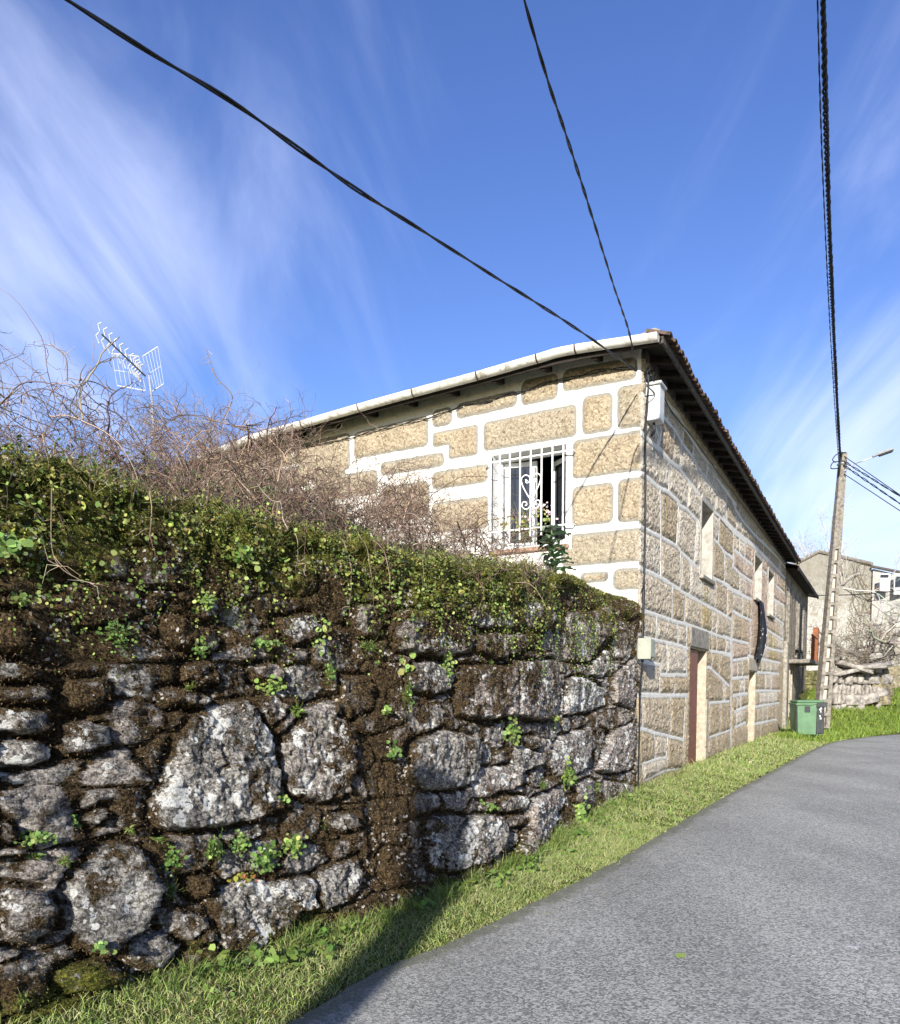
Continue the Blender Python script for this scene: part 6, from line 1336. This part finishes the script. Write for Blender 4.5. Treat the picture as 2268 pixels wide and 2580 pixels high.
# green shrubs behind brambles on the terrace
mg = Merge()
for (x, y, Yd, n_, rr) in ((300, 1215, 6.4, 900, .30), (180, 1215, 5.8, 600, .30), (60, 1210, 5.2, 400, .28), (420, 1240, 6.6, 600, .28), (1010, 1395, 7.2, 300, .2), (640, 1265, 6.9, 900, .3), (820, 1330, 7.2, 600, .28)):
    c = dp(x, y, Yd); q = np.random.default_rng(x).normal(0, .5, (n_, 3))*np.array([rr*1.4, rr, rr*.6]) + c; V, F, C = leaves(q, np.random.default_rng(x + 1).normal(0, .7, (n_, 3)) + np.array([0, -.4, .5]), .015*(.5 + rng.random(n_)), mixcol(n_, [(.04, .08, .02), (.07, .12, .03), (.12, .18, .05)], x), x, 6, 1.4); mg.add(V, F, C)
tag(mg.build('ivy_cover', M_LEAF), 'dark green ivy and bramble leaves on top of the wall beneath the bare canes', 'ivy', kind='stuff')

# --- kale like plant below the barred window, geranium behind the bars, white sack
KB = dp(1398, 1465, 9.6); K = empty('leafy_plant', (KB[0], KB[1], 2.9), 'tall blue green cabbage like plant standing below the right corner of the barred window', 'plant')
st_ = smooth_path([(KB[0], KB[1], 2.9), dp(1400, 1430, 9.6), dp(1392, 1380, 9.6), dp(1390, 1330, 9.6)], 20)
V, F = tube_np([st_], [np.linspace(.017, .008, 20)], 6); mesh('stem', V, F, M_TWIG, K, attrs={'c': np.tile((.16, .19, .09, 1), (len(V), 1))})
V = []; Fq = []; g = np.random.default_rng(4)
for k in range(34):
    p = st_[int(5 + 14*(k/33))]; a = k*2.4; ln = .10 + .09*g.random(); d = np.array([math.cos(a), math.sin(a), .25 + .5*g.random()]); d = unit(d); sd2 = unit(np.cross(d, (0, 0, 1.))); b0_ = len(V); nseg = 6
    for j in range(nseg + 1):
        u = j/nseg; wv = (.012 + .062*math.sin(min(u*1.15, 1)*math.pi)**.8*(1 if u < .98 else .3))*(1 + .25*math.sin(j*5 + k)); c = p + d*ln*1.5*u + np.array([0, 0, -.12*u*u]); cup = np.array([0, 0, .02*math.sin(j*3)])
        V += [c - sd2*wv + cup + np.array([0, 0, .015]), c, c + sd2*wv + np.array([0, 0, .015]) - cup]
    for j in range(nseg):
        for q in (0, 1): Fq.append((b0_ + j*3 + q, b0_ + j*3 + q + 1, b0_ + j*3 + q + 4, b0_ + j*3 + q + 3))
V = np.array(V); cc = np.repeat(mixcol(34, [(.14, .24, .12), (.19, .30, .16), (.24, .35, .20)], 5, .15), 21, 0); mesh('leaves', V, np.array(Fq), M_LEAF, K, attrs={'c': np.concatenate([cc, np.ones((len(cc), 1))], 1)})
FL = empty('flowering_plant', PW(1.75, 3.9, .0), 'straggly white and pale pink flowers behind the bars of the window', 'plant'); mg = Merge(); m2 = Merge(); g = np.random.default_rng(9)
for (x, y, n_, sp_) in ((740, 1060, 9, 50), (820, 970, 11, 45), (900, 1030, 9, 60), (960, 1080, 8, 45), (700, 1130, 7, 40), (1040, 1160, 3, 25), (590, 1180, 6, 50)):
    for j in range(n_):
        q = W(*cw(x + g.normal(0, sp_*.6), y + g.normal(0, sp_*.6)), .07); P = PW(q[0], q[1], .05 + .05*g.random()); mg.add(*leaves(P[None], np.array([NW + g.normal(0, .5, 3)]), .013 + .012*g.random(), mixcol(1, [(.75, .62, .62), (.8, .78, .76), (.72, .48, .5)], j, .05), j, 6))
for (x, y, n_, sp_) in ((800, 1080, 26, 60), (900, 1180, 16, 40), (620, 1230, 60, 110), (560, 1180, 30, 70), (330, 1230, 26, 60)):
    for j in range(n_):
        q = W(*cw(x + g.normal(0, sp_*.6), y + g.normal(0, sp_*.6)), .07); P = PW(q[0], q[1], .0 + .08*g.random()); m2.add(*leaves(P[None], np.array([NW + g.normal(0, .6, 3)]), .014 + .014*g.random(), mixcol(1, [(.14, .22, .06), (.25, .32, .10), (.30, .30, .10)], j, .2), j, 6))
mg.build('flowers', M_LEAF, FL); m2.build('leaves', M_LEAF, FL)
ls = [smooth_path([PW(1.5 + g.random()*.7, 3.90, .05), PW(1.5 + g.random()*.6, 4.1, .07), PW(1.45 + g.random()*.6, 4.4 + g.random()*.2, .07)], 8) for _ in range(14)]
V, F = tube_np(ls, [.003]*14, 4); mesh('stem', V, F, M_TWIG, FL, attrs={'c': np.tile((.16, .17, .08, 1), (len(V), 1))})
V, F = rock(dp(1384, 1452, 9.9), (.085, .07, .16), 777); tag(MB().add(V, F).build('sack', M_WHITE, smooth=True), 'small bluish white sack slumped behind the wall top beside the cabbage like plant', 'sack')
# fallen leaf and litter on the road
lf_ = gnd(1714, 2406, .035); mg = Merge(); mg.add(*leaves(np.array([lf_]), np.array([[.1, -.3, 1.]]), .028, np.array([[.25, .32, .08]]), 3, 8, 1.4)); tag(mg.build('fallen_leaf', M_LEAF), 'single yellow green leaf lying on the asphalt in the lower right', 'leaf')
q = gnd(2147, 2387, .036); mg = Merge(); mg.add(*leaves(np.array([q, q + [.035, .006, .002], q + [-.03, .004, .001]]), np.array([[0, -.05, 1.]]*3), np.array([.022, .016, .012]), np.full((3, 3), .55), 5, 7, 1.6)); tag(mg.build('paper_scrap', M_LEAF), 'small torn white scrap on the asphalt near the right edge', 'litter')
